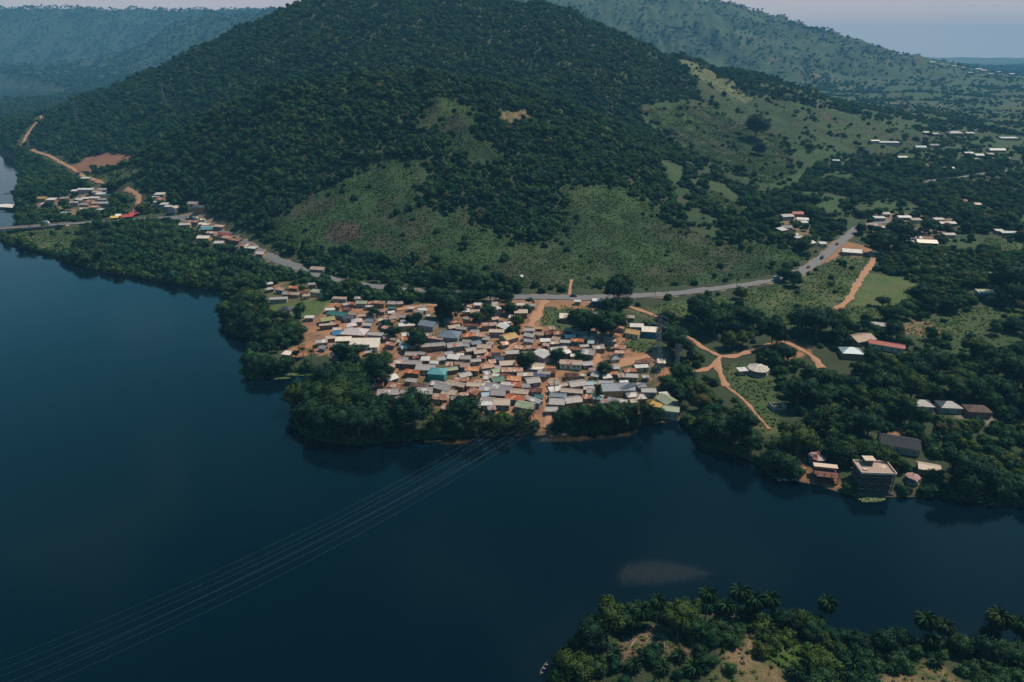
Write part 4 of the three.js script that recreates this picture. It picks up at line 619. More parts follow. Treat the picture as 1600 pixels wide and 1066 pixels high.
// ───────────── the unfinished concrete house on the bank ─────────────
{
  const p = at(1366, 768), o = thing('tower_house', p[0], Math.max(0.6, p[1]), p[2] - 3.5, -0.06), W = 12, D = 7.6, S = 3.0, front = D / 2;
  const raw = std(0.085, 0.08, 0.08, 0.95, { map: plaster }), pale = std(0.62, 0.5, 0.42, 0.9, { map: plaster }), deckMat = std(0.42, 0.3, 0.25, 1, { map: soilGrain });
  mesh('foundation', block(-W / 2 - 0.4, W / 2 + 0.4, -2.2, 0.15, -D / 2 - 0.3, D / 2 + 1.4), raw, o);
  for (let f = 0; f < 3; f++) {
    const y = 0.15 + f * S * 0.86; mesh('floor_slab', block(-W / 2 - 0.25, W / 2 + 0.25, y + S * 0.86 - 0.24, y + S * 0.86, -D / 2 - 0.2, D / 2 + 0.7), raw, o);
    const wl = mesh('wall', block(-W / 2 + 0.25, W / 2 - 0.25, y, y + S * 0.86 - 0.24, -D / 2 + 0.2, front - 0.6), raw, o);
    for (const x of [-4.2, -1.4, 1.4, 4.2]) { mesh('window', block(x - 0.7, x + 0.7, y + 0.75, y + 2.0, front - 0.62, front - 0.57), darkPane, wl); mesh('window_sill', block(x - 0.85, x + 0.85, y + 0.62, y + 0.74, front - 0.6, front - 0.45), pale, wl); }
    for (const x of [-5.7, -2.85, 0, 2.85, 5.7]) mesh('column', block(x - 0.16, x + 0.16, y, y + S * 0.86 - 0.24, front + 0.2, front + 0.52), raw, o);
    mesh('balcony_rail', block(-W / 2, W / 2, y + (f ? 0.85 : -0.1), y + (f ? 0.95 : 0.0), front + 0.52, front + 0.62), raw, o);
    for (const x of [-2.2, 2.2]) { const w = mesh('side_window', block(-0.6, 0.6, 0, 1.2, 0, 0.05), darkPane, wl); w.rotation.y = -Math.PI / 2; w.position.set(-W / 2 + 0.24, y + 0.8, x * 0.8); }
  }
  const top = 0.15 + 3 * S * 0.86; mesh('roof_deck', block(-W / 2 - 0.1, W / 2 + 0.1, top + 0.004, top + 0.05, -D / 2 - 0.1, D / 2 + 0.55), deckMat, o);
  for (const b of [[-W / 2 - 0.25, W / 2 + 0.25, top + 0.01, top + 0.8, D / 2 + 0.45, D / 2 + 0.7], [-W / 2 - 0.25, W / 2 + 0.25, top + 0.01, top + 0.8, -D / 2 - 0.2, -D / 2 + 0.05], [-W / 2 - 0.25, -W / 2, top + 0.01, top + 0.797, -D / 2 + 0.05, D / 2 + 0.45], [W / 2, W / 2 + 0.25, top + 0.01, top + 0.797, -D / 2 + 0.05, D / 2 + 0.45]]) mesh('parapet', block(...b), pale, o);
  const st = mesh('stair_shelter', block(-2.6, 0.2, top + 0.04, top + 2.2, -D / 2 + 0.1, -D / 2 + 2.2), raw, o); mesh('shelter_roof', block(-3.1, 0.9, top + 2.2, top + 2.36, -D / 2 - 0.6, -D / 2 + 2.7), pale, st);
  mesh('sand_heap', new THREE.ConeGeometry(1.3, 0.8, 10).translate(3.4, top + 0.44, -1.2), std(0.6, 0.46, 0.36, 1), o); mesh('block_stack', block(-4.6, -3.2, top + 0.05, top + 0.5, 1.2, 2.2), pale, o);
  tag(o, 'unfinished three storey concrete house with a walled flat roof on the river bank', 'building'); footprints.push([p[0], p[2] - 3.5, 8, 16]);
}
// ───────────── garden shelters, ruin, boats and jetties on the right bank ─────────────
function parasolHut(px, py, rad, h, rise, sides, mats, rib, label, name) {
  const p = at(px, py), o = thing(name, p[0], p[1], p[2]), e = [];
  for (let i = 0; i < sides; i++) { const f = (i + 0.5) / sides * TAU; e.push([Math.cos(f) * rad, h, -Math.sin(f) * rad]); }
  for (let i = 0; i < sides; i++) { const a = e[i], b = e[(i + 1) % sides]; mesh('roof_panel', solid(slab([a, b, [0, h + rise, 0]], 0.08)), mats[i % mats.length], o); mesh('post', new THREE.CylinderGeometry(0.09, 0.11, h + 0.5, 6).translate(a[0] * 0.9, h / 2 - 0.25 + 0.05, a[2] * 0.9), timber, o); if (rib) mesh('roof_rib', bar([a[0] * 1.01, a[1] + 0.06, a[2] * 1.01], [0, h + rise + 0.08, 0], 0.16), rib, o); }
  mesh('floor', new THREE.CylinderGeometry(rad * 0.9, rad * 0.95, 0.5, sides).translate(0, -0.05, 0), concrete, o); mesh('finial', new THREE.SphereGeometry(0.22, 8, 6).translate(0, h + rise + 0.15, 0), rib ?? timber, o);
  tag(o, label, 'shelter'); footprints.push([p[0], p[2], rad + 1.5, rad > 3 ? 12 : 5]); return o;
}
parasolHut(1184, 583, 5.2, 2.7, 1.6, 10, [std(0.42, 0.36, 0.3, 0.85)], std(0.75, 0.72, 0.66, 0.8), 'octagonal gazebo with tan roof and white ribs beside the dirt track', 'gazebo');
parasolHut(1276, 722, 3.5, 2.6, 1.0, 8, [std(0.3, 0.2, 0.2, 0.8), std(0.26, 0.07, 0.06, 0.8), std(0.34, 0.26, 0.26, 0.8)], null, 'round shelter with red and pink panelled roof on the bank', 'round_shelter');
parasolHut(1425, 752, 2.6, 2.2, 0.9, 8, [std(0.3, 0.18, 0.17, 0.9)], null, 'small pinkish round shelter under the trees by the concrete house', 'round_shelter');
{ const p = at(1289, 748), o = thing('red_pavilion', p[0], p[1], p[2], -0.2), m = std(0.2, 0.035, 0.025, 0.8); for (const y of [0.1, 2.6]) mesh('deck', block(-4, 4, y - 0.18, y, -3, 3), std(0.12, 0.05, 0.04, 0.9), o); for (const x of [-3.8, -1.3, 1.3, 3.8]) for (const z of [-2.8, 2.8]) mesh('post', block(x - 0.1, x + 0.1, -0.6, 4.2, z - 0.1, z + 0.1), m, o); for (const y of [0.9, 3.5]) for (const z of [-2.8, 2.8]) mesh('rail', block(-3.9, 3.9, y, y + 0.12, z - 0.06, z + 0.06), m, o); mesh('awning', solid(slab([[-4.3, 4.2, -1.2], [4.3, 4.2, -1.2], [4.3, 4.5, -3.4], [-4.3, 4.5, -3.4]], 0.08)), std(0.55, 0.42, 0.33, 0.85), o); tag(o, 'two level dark red wooden pavilion with railings by the river', 'pavilion'); footprints.push([p[0], p[2], 6, 10]); }
{ const p = at(1248, 732), o = thing('plank_shelter', p[0], p[1], p[2], 0.5), m = std(0.36, 0.17, 0.09, 0.9); for (let i = 0; i < 7; i++) mesh('plank', solid(slab([[-2.4, 0.5 + i * 0.3, 2.1 - i * 0.62], [2.4, 0.5 + i * 0.3, 2.1 - i * 0.62], [2.4, 0.74 + i * 0.3, 1.6 - i * 0.62], [-2.4, 0.74 + i * 0.3, 1.6 - i * 0.62]], 0.06)), m, o); for (const x of [-2.2, 2.2]) { mesh('post', block(x - 0.08, x + 0.08, -0.5, 2.5, -2.3, -2.14), timber, o); mesh('post', block(x - 0.08, x + 0.08, -0.5, 0.6, 1.9, 2.06), timber, o); } tag(o, 'sloping shelter of terracotta planks beside the round red shelter', 'shelter'); footprints.push([p[0], p[2], 4, 10]); }
{ const p = at(1214, 637), o = thing('roofless_hut', p[0], p[1], p[2], 0.15); for (const b of [[-3, 3, 2.4, 2.6], [-3, 3, -2.6, -2.4]]) { mesh('wall', block(b[0], b[1], -0.5, 1.1, b[2], b[3]), concrete, o); } for (const x of [-2.8, -0.9, 0.9, 2.8]) mesh('pillar', block(x - 0.2, x + 0.2, 1.1, 2.1, 2.4, 2.6), concrete, o); for (const x of [-3, 2.8]) mesh('wall', block(x, x + 0.2, -0.5, 1.9, -2.4, 2.4), concrete, o); mesh('lintel', block(-3, 3, 2.1, 2.3, 2.39, 2.61), concrete, o); tag(o, 'roofless grey block hut with window gaps in the clearing', 'ruin'); footprints.push([p[0], p[2], 4, 14]); }
function boat(name, x, z, L, B, turn, color, label, y = 0, inner) {
  const o = thing(name, x, y, z, turn), N = 14, M = 8, ring = (k, s) => { const t = k / N * 2 - 1, w = B / 2 * Math.pow(Math.max(0, 1 - Math.abs(t) ** 2.4), 0.7) * s + 0.02, keel = -0.22 + 0.3 * Math.abs(t) ** 3, rim = 0.26 + 0.26 * t * t, r = []; for (let j = 0; j <= M; j++) { const f = (j / M - 0.5) * Math.PI; r.push([t * L / 2 * (0.96 + 0.04 * s), mix(rim, keel * s + (1 - s) * 0.05, Math.cos(f) ** 0.8), Math.sin(f) * w]); } return r; };
  const hull = (s) => { const p = [], idx = []; for (let k = 0; k <= N; k++) for (const v of ring(k, s)) p.push(...v); for (let k = 0; k < N; k++) for (let j = 0; j < M; j++) { const a = k * (M + 1) + j, b = a + M + 1; idx.push(a, b, a + 1, b, b + 1, a + 1); } const g = new THREE.BufferGeometry(); g.setAttribute('position', new THREE.Float32BufferAttribute(p, 3)); g.setIndex(idx); g.computeVertexNormals(); return g; };
  mesh('hull', hull(1), color, o); mesh('lining', hull(0.86), inner ?? timber, o); for (const t of [-0.28, 0.02, 0.3]) mesh('thwart', block(t * L - 0.12, t * L + 0.12, 0.2, 0.25, -B * 0.4, B * 0.4), color, o);
  tag(o, label, 'boat'); return o;
}
const on = (px, py) => flat(px, py, 0);
{ const [x, z] = on(677, 690); boat('canoe', x, z, 7.5, 1.0, 0.05, std(0.42, 0.3, 0.06, 0.8), 'slender yellow canoe on dark water off the wooded point'); }
{ const [x, z] = on(850, 1046); boat('canoe', x, z, 5, 1.1, 1.1, std(0.2, 0.22, 0.24, 0.7), 'grey canoe on the water beside the leafy bank'); }
{ const [x, z] = on(1222, 748); boat('rowing_boat', x, z, 6, 1.4, 0.7, std(0.5, 0.46, 0.4, 0.7), 'pale wooden boat with raised bow drawn to the bank', 0.1); }
{ const [x, z] = on(1234, 750); boat('rowing_boat', x, z, 5.5, 1.3, 0.1, std(0.62, 0.62, 0.6, 0.7), 'white boat moored lengthwise along the bank', 0.1); }
{ const [x, z] = on(1208, 745); boat('rowing_boat', x, z, 4.5, 1.2, -0.9, std(0.3, 0.32, 0.35, 0.7), 'short grey boat nosed into the bank', 0.1); }
for (const [x, y, t, l] of [[846, 681, 0.3, 'dark canoe pulled onto the sandy beach'], [862, 683, -0.2, 'brown canoe lying along the sandy beach'], [816, 679, 0.5, 'canoe beneath the riverside palms'], [11, 303, 0.1, 'small dark canoe on the far river above the jetty']]) { const [a, b] = on(x, y); boat('canoe', a, b, 6.5, 1.0, t, std(0.14, 0.09, 0.06, 0.9), l, 0.08); }
function jetty(px, py, L, W, turn, label, roof) { const [x, z] = on(px, py), o = thing('jetty', x, 0, z, turn), m = std(0.3, 0.25, 0.2, 0.95), n = Math.round(L / 0.42); for (let i = 0; i < n; i++) mesh('plank', block(-W / 2, W / 2, 0.62 + (i % 3) * 0.008, 0.68 + (i % 3) * 0.008, -L / 2 + i * L / n, -L / 2 + (i + 0.88) * L / n), m, o); for (const s of [-1, 1]) for (let q = -L / 2 + 0.4; q < L / 2; q += 2.2) mesh('pile', new THREE.CylinderGeometry(0.1, 0.1, 2.6, 6).translate(s * W * 0.42, -0.5, q), timber, o); if (roof) { for (const s of [-1, 1]) for (const q of [-0.4, 0.4]) mesh('post', block(s * W * 0.4 - 0.08, s * W * 0.4 + 0.08, 0.6, 3, q * L - 0.08, q * L + 0.08), timber, o); mesh('roof', solid([...slab([[-W * 0.55, 2.9, L * 0.5], [0, 3.9, L * 0.5], [0, 3.9, -L * 0.5], [-W * 0.55, 2.9, -L * 0.5]], 0.08), ...slab([[0, 3.9, L * 0.5], [W * 0.55, 2.9, L * 0.5], [W * 0.55, 2.9, -L * 0.5], [0, 3.9, -L * 0.5]], 0.08)]), roof, o); } tag(o, label, 'jetty'); }
jetty(1520, 781, 6, 1.6, 0.5, 'small plank jetty under the trees of the right bank');
jetty(16, 326, 22, 12, 1.3, 'broad brown jetty with a pale roof on the far river bank', std(0.55, 0.5, 0.45, 0.8));
{ // water hyacinth
  const lily = new THREE.CircleGeometry(0.32, 7).rotateX(-Math.PI / 2), lm = std(0.075, 0.115, 0.045, 0.7);
  for (const [px, py, L, W] of [[1361, 778.5, 10, 2.4], [1552, 786, 8, 1.8], [1578, 787, 6, 1.5], [470, 584, 16, 2.5], [440, 590, 10, 2]]) { const [x, z] = on(px, py), n = Math.round(L * W * 9), im = new THREE.InstancedMesh(lily, lm, n); for (let i = 0; i < n; i++) { const f = R() * TAU, q = Math.sqrt(R()); qt.setFromEuler(new THREE.Euler(rr(-0.35, 0.35), f, rr(-0.35, 0.35))); im.setMatrixAt(i, m4.compose(new THREE.Vector3(x + Math.cos(f) * q * L / 2, 0.07 + R() * 0.14, z + 1 + Math.sin(f) * q * W / 2 + 0.4 * Math.sin(x + f)), qt, new THREE.Vector3(1, 1, 1).multiplyScalar(rr(0.6, 1.3)))); im.setColorAt(i, col.setRGB(rr(0.6, 1.2), rr(0.7, 1.2), rr(0.5, 0.9))); } im.name = numbered('water_hyacinth'); scene.add(im); tag(im, 'mat of pale green floating leaves at the river edge', 'water plants', undefined, 'stuff'); }
}
// ───────────── bridge ─────────────
{
  const a = flat(92, 351, 5.6), b = flat(0, 357.5, 5.6), L = 420, dx = b[0] - a[0], dz = b[1] - a[1], l = Math.hypot(dx, dz), o = thing('road_bridge', a[0], 0, a[1], Math.atan2(-dz, dx)), rust = std(0.3, 0.17, 0.14, 0.8);
  mesh('deck', block(-6, L, 4.6, 5.5, -4.6, 4.6), rust, o); mesh('road_surface', block(-6, L, 5.5, 5.56, -3.7, 3.7), roadMat.asphalt, o);
  for (const s of [-4.4, 4.4]) { const pr = mesh('parapet', block(-6, L, 5.5, 6.3, s - 0.15, s + 0.15), std(0.42, 0.3, 0.27, 0.85), o); for (let q = 0; q < 12; q++) mesh('parapet_post', block(q * 9 + 2, q * 9 + 2.5, 5.5, 6.6, s - 0.24, s + 0.24), concrete, pr); }
  for (let q = 34; q < L; q += 26) mesh('pier', block(q - 0.8, q + 0.8, -6, 4.6, -3.4, 3.4), concrete, o);
  mesh('abutment', block(-8, 3, -1, 4.6, -4.4, 4.4), concrete, o);
  tag(o, 'low concrete road bridge crossing the far river', 'bridge');
}
// ───────────── market awnings, mast, vehicles, poles ─────────────
function awning(px, py, L, W, turn, m, label) { const p = at(px, py), o = thing('market_awning', p[0], p[1], p[2], turn); mesh('canopy', solid([...slab([[-L / 2, 2.7, W / 2], [L / 2, 2.7, W / 2], [L / 2, 4, 0], [-L / 2, 4, 0]], 0.05), ...slab([[-L / 2, 4, 0], [L / 2, 4, 0], [L / 2, 2.7, -W / 2], [-L / 2, 2.7, -W / 2]], 0.05)]), m, o); for (const x of [-1, 1]) for (const z of [-1, 1]) mesh('pole', new THREE.CylinderGeometry(0.07, 0.07, 3.2, 6).translate(x * L * 0.47, 1.15, z * W * 0.47), steel, o); tag(o, label, 'awning'); footprints.push([p[0], p[2], L / 2, 14]); }
const cloth = (r, g, b) => std(r, g, b, 0.85);
awning(201, 342, 11, 8, 0.2, cloth(0.36, 0.045, 0.04), 'wide red awning beside the bridge road'); awning(209, 338, 9, 7, 0.9, cloth(0.32, 0.035, 0.045), 'red awning turned towards the dirt road'); awning(181, 344, 8, 5, 0, cloth(0.6, 0.4, 0.1), 'yellow awning on the road verge'); awning(186, 341, 5, 4, 0.3, cloth(0.7, 0.68, 0.62), 'small white awning behind the yellow one');
{ const p = at(316, 326), o = thing('radio_mast', p[0] + 2, p[1], p[2] - 6); mesh('pole', limb([[0, -0.5, 0], [0, 9, 0], [0, 18, 0]], 0.28, 0.1), steel, o); for (const y of [13, 15.5, 17.5]) mesh('antenna', block(-0.9, 0.9, y, y + 0.18, -0.06, 0.06), steel, o); tag(o, 'slim radio mast behind the market square', 'mast'); }
const tyre = std(0.02, 0.02, 0.02, 0.9), rim = std(0.4, 0.4, 0.42, 0.4, { metalness: 0.6 }), lamp = std(0.7, 0.7, 0.65, 0.2), carGlass = std(0.02, 0.025, 0.03, 0.1);
function vehicle(px, py, color, kind, label) {
  const p = at(px, py); let best = null, bd = 1e9;
  for (const r of roads) for (let i = 1; i < r.p.length; i++) { const d = edge([r.p[i - 1], r.p[i]], p[0], p[2], true); if (d < bd) { bd = d; best = [r.p[i - 1], r.p[i]]; } }
  const L = kind === 'truck' ? 7.5 : kind === 'van' ? 4.9 : 4.2, h = kind === 'truck' ? 2.9 : kind === 'van' ? 2.1 : 1.45, w = kind === 'truck' ? 2.3 : 1.75, o = thing(kind === 'car' ? 'car' : kind === 'van' ? 'minibus' : 'lorry', p[0], p[1] + 0.45 + Math.abs(p[2]) * 0.0006, p[2], Math.atan2(-(best[1][1] - best[0][1]), best[1][0] - best[0][0]));
  const prof = new THREE.Shape(kind === 'car' ? [[-L / 2, 0.3], [L / 2, 0.3], [L / 2, 0.72], [L * 0.28, 0.86], [-L * 0.44, 0.9], [-L / 2, 0.75]].map((q) => new THREE.Vector2(...q)) : [[-L / 2, 0.35], [L / 2, 0.35], [L / 2, h * 0.5], [L * 0.44, h * 0.56], [-L / 2, h * 0.56]].map((q) => new THREE.Vector2(...q)));
  const ex = (s, d, e) => new THREE.ExtrudeGeometry(s, { depth: d, bevelEnabled: true, bevelSize: e, bevelThickness: e, bevelSegments: 2 }).translate(0, 0, -d / 2);
  mesh('body', ex(prof, w - 0.16, 0.06), color, o);
  const cab = new THREE.Shape((kind === 'car' ? [[-L * 0.4, 0.88], [L * 0.2, 0.88], [L * 0.06, h], [-L * 0.28, h]] : [[-L / 2 + 0.05, h * 0.56], [L * 0.43, h * 0.56], [L * 0.36, h], [-L / 2 + 0.05, h]]).map((q) => new THREE.Vector2(...q)));
  const cb = mesh('cabin', ex(cab, w - 0.34, 0.04), kind === 'truck' ? color : carGlass, o); mesh('roof_panel', block(kind === 'car' ? -L * 0.28 : -L / 2 + 0.05, kind === 'car' ? L * 0.06 : L * 0.36, h + 0.03, h + 0.08, -w / 2 + 0.14, w / 2 - 0.14), color, cb);
  for (const x of [-L * 0.31, L * 0.31]) for (const s of [-1, 1]) { const wl = mesh('wheel', new THREE.CylinderGeometry(0.34, 0.34, 0.22, 12).rotateX(Math.PI / 2).translate(x, 0.32, s * (w / 2 - 0.06)), tyre, o); mesh('rim', new THREE.CylinderGeometry(0.19, 0.19, 0.24, 10).rotateX(Math.PI / 2).translate(x, 0.32, s * (w / 2 - 0.06)), rim, wl); }
  for (const s of [-1, 1]) mesh('headlight', block(L / 2 + 0.02, L / 2 + 0.09, 0.55, 0.72, s * w * 0.33 - 0.15, s * w * 0.33 + 0.15), lamp, o);
  tag(o, label, kind === 'car' ? 'car' : kind === 'van' ? 'minibus' : 'lorry', 'vehicles on the roads');
}
const paint = { red: std(0.3, 0.03, 0.03, 0.3), dark: std(0.03, 0.035, 0.045, 0.3), white: std(0.75, 0.75, 0.74, 0.3), silver: std(0.4, 0.42, 0.44, 0.3), blue: std(0.05, 0.1, 0.25, 0.3), yellow: std(0.6, 0.4, 0.05, 0.3) };
for (const [x, y, c, k, l] of [[1308, 383.5, 'red', 'car', 'dark red car on the bend of the asphalt road'], [1284, 406, 'dark', 'van', 'dark minibus on the curve below the white roofs'], [1263, 420, 'red', 'car', 'red car at the foot of the curve'], [1213, 438, 'silver', 'van', 'silver minibus on the straight by the roadside trees'], [896, 465, 'dark', 'car', 'dark car on the road above the long cream shed'], [1345, 353, 'white', 'car', 'white car leaving the bend of the road'], [72, 352, 'silver', 'truck', 'grey lorry at the end of the river bridge'], [294, 343, 'dark', 'car', 'dark car parked first on the market square'], [299, 343, 'dark', 'van', 'dark minibus parked on the market square'], [304, 344, 'silver', 'van', 'silver minibus parked on the market square'], [309, 345, 'white', 'van', 'white minibus parked on the market square'], [314, 346, 'yellow', 'car', 'yellow taxi parked on the market square'], [320, 348, 'white', 'van', 'white minibus at the end of the market square'], [326, 353, 'blue', 'car', 'blue car entering the asphalt road from the market square'], [352, 369, 'white', 'car', 'white car on the road beside the red roof'], [388, 385, 'silver', 'car', 'silver car on the road above the river woods'], [1576, 608, 'dark', 'truck', 'dark lorry on the sandy clearing above the cottages'], [1222, 531, 'dark', 'van', 'dark minibus at the end of the dirt track']]) vehicle(x, y, paint[c], k, l);
for (const [x, y, l] of [[949, 578, 'timber pole on the wide orange dirt lane'], [1024, 463, 'timber pole beside the asphalt road behind the school'], [1150, 452, 'timber pole beside the asphalt road in the meadow'], [893, 466, 'timber pole beside the road above the cream shed'], [1228, 433, 'timber pole beside the roadside trees'], [620, 490, 'timber pole at the back lane of the village'], [866, 618, 'timber pole on the lane to the canoe beach']]) { const p = at(x, y), o = thing('utility_pole', p[0], p[1], p[2]); mesh('post', limb([[0, -0.6, 0], [0, 4, 0], [0, 8.5, 0]], 0.16, 0.1), timber, o); mesh('crossarm', block(-0.9, 0.9, 7.8, 7.95, -0.07, 0.07), timber, o); tag(o, l, 'pole'); }
{ // fallen palm trunks and brushwood on the near bank
  const pale = std(0.3, 0.23, 0.18, 0.95);
  for (let i = 0; i < 22; i++) { const p = at(rr(968, 1082), rr(982, 1016)), L = rr(2.5, 6), f = R() * TAU, q = thing('fallen_log', p[0], p[1], p[2], f), r = rr(0.09, 0.19); mesh('stem', limb([[-L / 2, r * 0.6, 0], [0, r + rr(0, 0.25), rr(-0.15, 0.15)], [L / 2, r * 0.7, 0]], r, r * 0.6), i % 3 ? pale : bark, q); mesh('stub', limb([[L * 0.2, r, 0], [L * 0.3, r + 0.3, 0.2], [L * 0.38, r + 0.5, 0.45]], r * 0.4, r * 0.15, 5), pale, q); tag(q, '', 'log', 'felled trunks in the brushwood clearing'); toLabel.push({ o: q, words: (L > 4.4 ? 'long ' : L < 3.4 ? 'short ' : '') + (r > 0.14 ? 'thick' : 'thin') + ' felled trunk' }); }
}
console.log('details');
// woods and scrub everywhere else: candidates on a jittered grid that widens with distance
const cand = [];
function nearFoot(x, z, tallOne) { for (const f of footprints) { const dx = x - f[0], dz = z - f[1]; if (dx * dx + dz * dz < (f[2] + 1.5) ** 2 || (tallOne && dz > 0 && dz < f[3] && Math.abs(dx + dz * f[0] / f[1]) < f[2] + 1)) return true; } return false; }
function blocks(x, z) { for (const f of planted) { const dx = x - f[0], dz = z - f[1]; if (dx * dx + dz * dz < f[2] * f[2]) return true; } return false; }
for (let D = 105, row = 0; D < 6200; row++) {
  const step = D < 230 ? 3.2 : D < 440 ? 4.5 : D < 900 ? 3.9 : D < 1600 ? mix(3.9, 6, (D - 900) / 700) : D < 2600 ? 10 : 13, half = D * 0.84 + 60;
  for (let x = -half; x < half; x += step) {
    const X = x + rr(-0.5, 0.5) * step, Z = -D + rr(-0.5, 0.5) * step, keep = R();
    if (D < 210 && !inside(islet, X, Z) && X < 100) continue;
    const d = shore(X, Z); if (d < 0.8) continue;
    const h = ground(X, Z), f = fieldAt(X, Z), sav = inside(savanna, X, Z), isle = D < 210 && inside(islet, X, Z);
    let dens = 0.93, scrub = 0.12;
    if (isle) { dens = 0.85; scrub = 0.86; if (f === 'dry' || f === 'brush') { dens = 0.02; } if (f === 'bright') { dens = 0.75; scrub = 1; } }
    else if (f === 'hill') { let e = 99; for (const q of fields) if (q.c === 'hill' && inside(q.p, X, Z)) e = edge(q.p, X, Z); dens = 0.006 + 0.4 * (1 - sm(e, 2, 15)) * sm(nz(X / 14, Z / 14), -0.2, 0.5) + 0.4 * sm(nz2(X / 38, Z / 38) + 0.5 * nz(X / 13, Z / 13), 0.6, 1.05); scrub = 0.85; }
    else if (f === 'pasture') { dens = 0.012 + 0.6 * sm(nz2(X / 60, Z / 45) + 0.4 * nz(X / 20, Z / 20), 0.5, 0.95); scrub = 0.5; }
    else if (f === 'plantation') { dens = 0.85; scrub = 0.93; }
    else if (f === 'pale' || f === 'dry') { dens = 0.03; scrub = 0.7; }
    else if (f === 'grass') { dens = 0.03 + 0.14 * sm(nz(X / 22, Z / 22), 0.35, 0.65); scrub = 0.85; }
    else if (f === 'village') { dens = 0.09; scrub = 0.7; }
    else if (f === 'town') { dens = 0.3; scrub = 0.4; }
    else if (f) dens = 0.004;
    else if (sav || D > 1500) { const q = nz2(X / 130, Z / 190) + 0.6 * nz(X / 48, Z / 60), hill = sm(h, 60, 150) * (X > 300 && D > 2000 ? 0.25 : X < -300 ? 1 : 0.6); dens = Math.max(0.3 + 0.5 * sm(q, 0.0, 0.6), 0.8 * hill * (0.3 + 0.7 * sm(nz(X / 300, Z / 420), -0.5, 0.0)) + 0.03, 0.85 * sm(-X, 200, 700)); scrub = 0.4; if (!sav && D < 2400 && X < 350) dens = 0.85; }
    else { const open = sm(nz(X / 30 + 3, Z / 30) + 0.5 * nz2(X / 11, Z / 11), 0.15, 0.6) * (X > 90 && D < 1200 ? 1 : 0.3); dens = 0.92 - 0.3 * open; scrub = 0.12 + 0.75 * open; }
    if (keep > dens) continue;
    const small = R() < scrub, rd = roadDist(X, Z);
    if (rd < 2.8 || (!small && ((D < 545 && X > 10) || X < -150) && rd < (X < -150 ? 8 : 12)) || (D < 1300 && nearFoot(X, Z, !small)) || (D < 700 && blocks(X, Z))) continue;
    const hz = sm(D, 1500, 2600);
    const size = (small ? rr(0.45, 1.25) : (R() < 0.1 ? rr(0.9, 1.3) : rr(0.35, 0.85) * (1 + 0.35 * nz(X / 28, Z / 28))) * (isle ? 0.62 : D < 430 ? 1.15 : 0.88)) * (1 + hz * (small ? 0.9 : 0.6));
    cand.push({ x: X, z: Z, h, isle, small, size, bright: f === 'bright' || (f === 'plantation' && R() < 0.5), near: size * (small ? 2.6 : 5) / Math.hypot(X, D, EYE - h), tone: 0.55 * nz(X / 110, Z / 110) + 0.5 * nz2(X / 24, Z / 24) });
  }
  D += step;
}
// scrub that overhangs the waterline
for (const [poly, from, n] of [[mainShore, 10, mainShore.length], [islet, 1, 14]]) for (let i = from; i < n; i++) {
  const [ax, az] = poly[i - 1], [bx, bz] = poly[i], L = Math.hypot(bx - ax, bz - az), ox = (bz - az) / L, oz = -(bx - ax) / L; if (L > 160) continue;
  for (let q = 0; q < L; q += rr(1.6, 3.4)) for (const s of [-1, 1]) {
    const e = s * rr(0.5, 2.4), x = ax + (bx - ax) * q / L + ox * e, z = az + (bz - az) * q / L + oz * e, d = shore(x, z); if (d < 0.3 || ['soil', 'yard'].includes(fieldAt(x, z)) || nearFoot(x, z) || roadDist(x, z) < 1) continue;
    const size = R() < 0.75 ? rr(0.5, 1.25) : rr(0.5, 0.9), small = poly === islet || R() < 0.85;
    cand.push({ x, z, h: ground(x, z) - 0.2, small, size, bright: R() < 0.2, near: size * (small ? 2.4 : 4) / Math.hypot(x, z, EYE), tone: nz(x / 40, z / 40) });
  }
}
console.log('candidates', cand.length);
// the largest in view stand as trees of their own, the rest as the woods
cand.sort((a, b) => b.near - a.near);
let nt = 0, nb = 0; const rest = [];
for (const q of cand) {
  if (q.near > 0 && (q.small ? nb < 110 && q.near > 0.008 : nt < 190)) {
    if (q.small) { nb++; plant('bush', q.x, q.z, q.size, undefined, q.bright ? 2 : pick([0, 1, 3, 4, 4])); } else { nt++; plant(pick(q.isle ? ['round', 'broad'] : ['broad', 'round', 'round', 'broad', 'tall']), q.x, q.z, q.size * 0.95); }
  } else rest.push(q);
}
const zones = { hill_forest: [], plain_woods: [], far_forest: [] };
for (const q of rest) zones[-q.z > 1500 ? 'far_forest' : q.h > 22 || q.x < -60 ? 'hill_forest' : 'plain_woods'].push(q);
const forestMat = new THREE.MeshPhysicalMaterial({ color: lin(1, 1, 1), vertexColors: true, roughness: 0.85, specularIntensity: 0.25 });
const zoneLabel = { hill_forest: 'dense dark green forest covering the two hills behind the village', plain_woods: 'mixed green woods and scrub over the low land beside the river', far_forest: 'distant hazy woods on the plain and the far hills' };
const nearShapes = [kinds.round[0], kinds.round[1], kinds.broad[0], kinds.bush[0]];
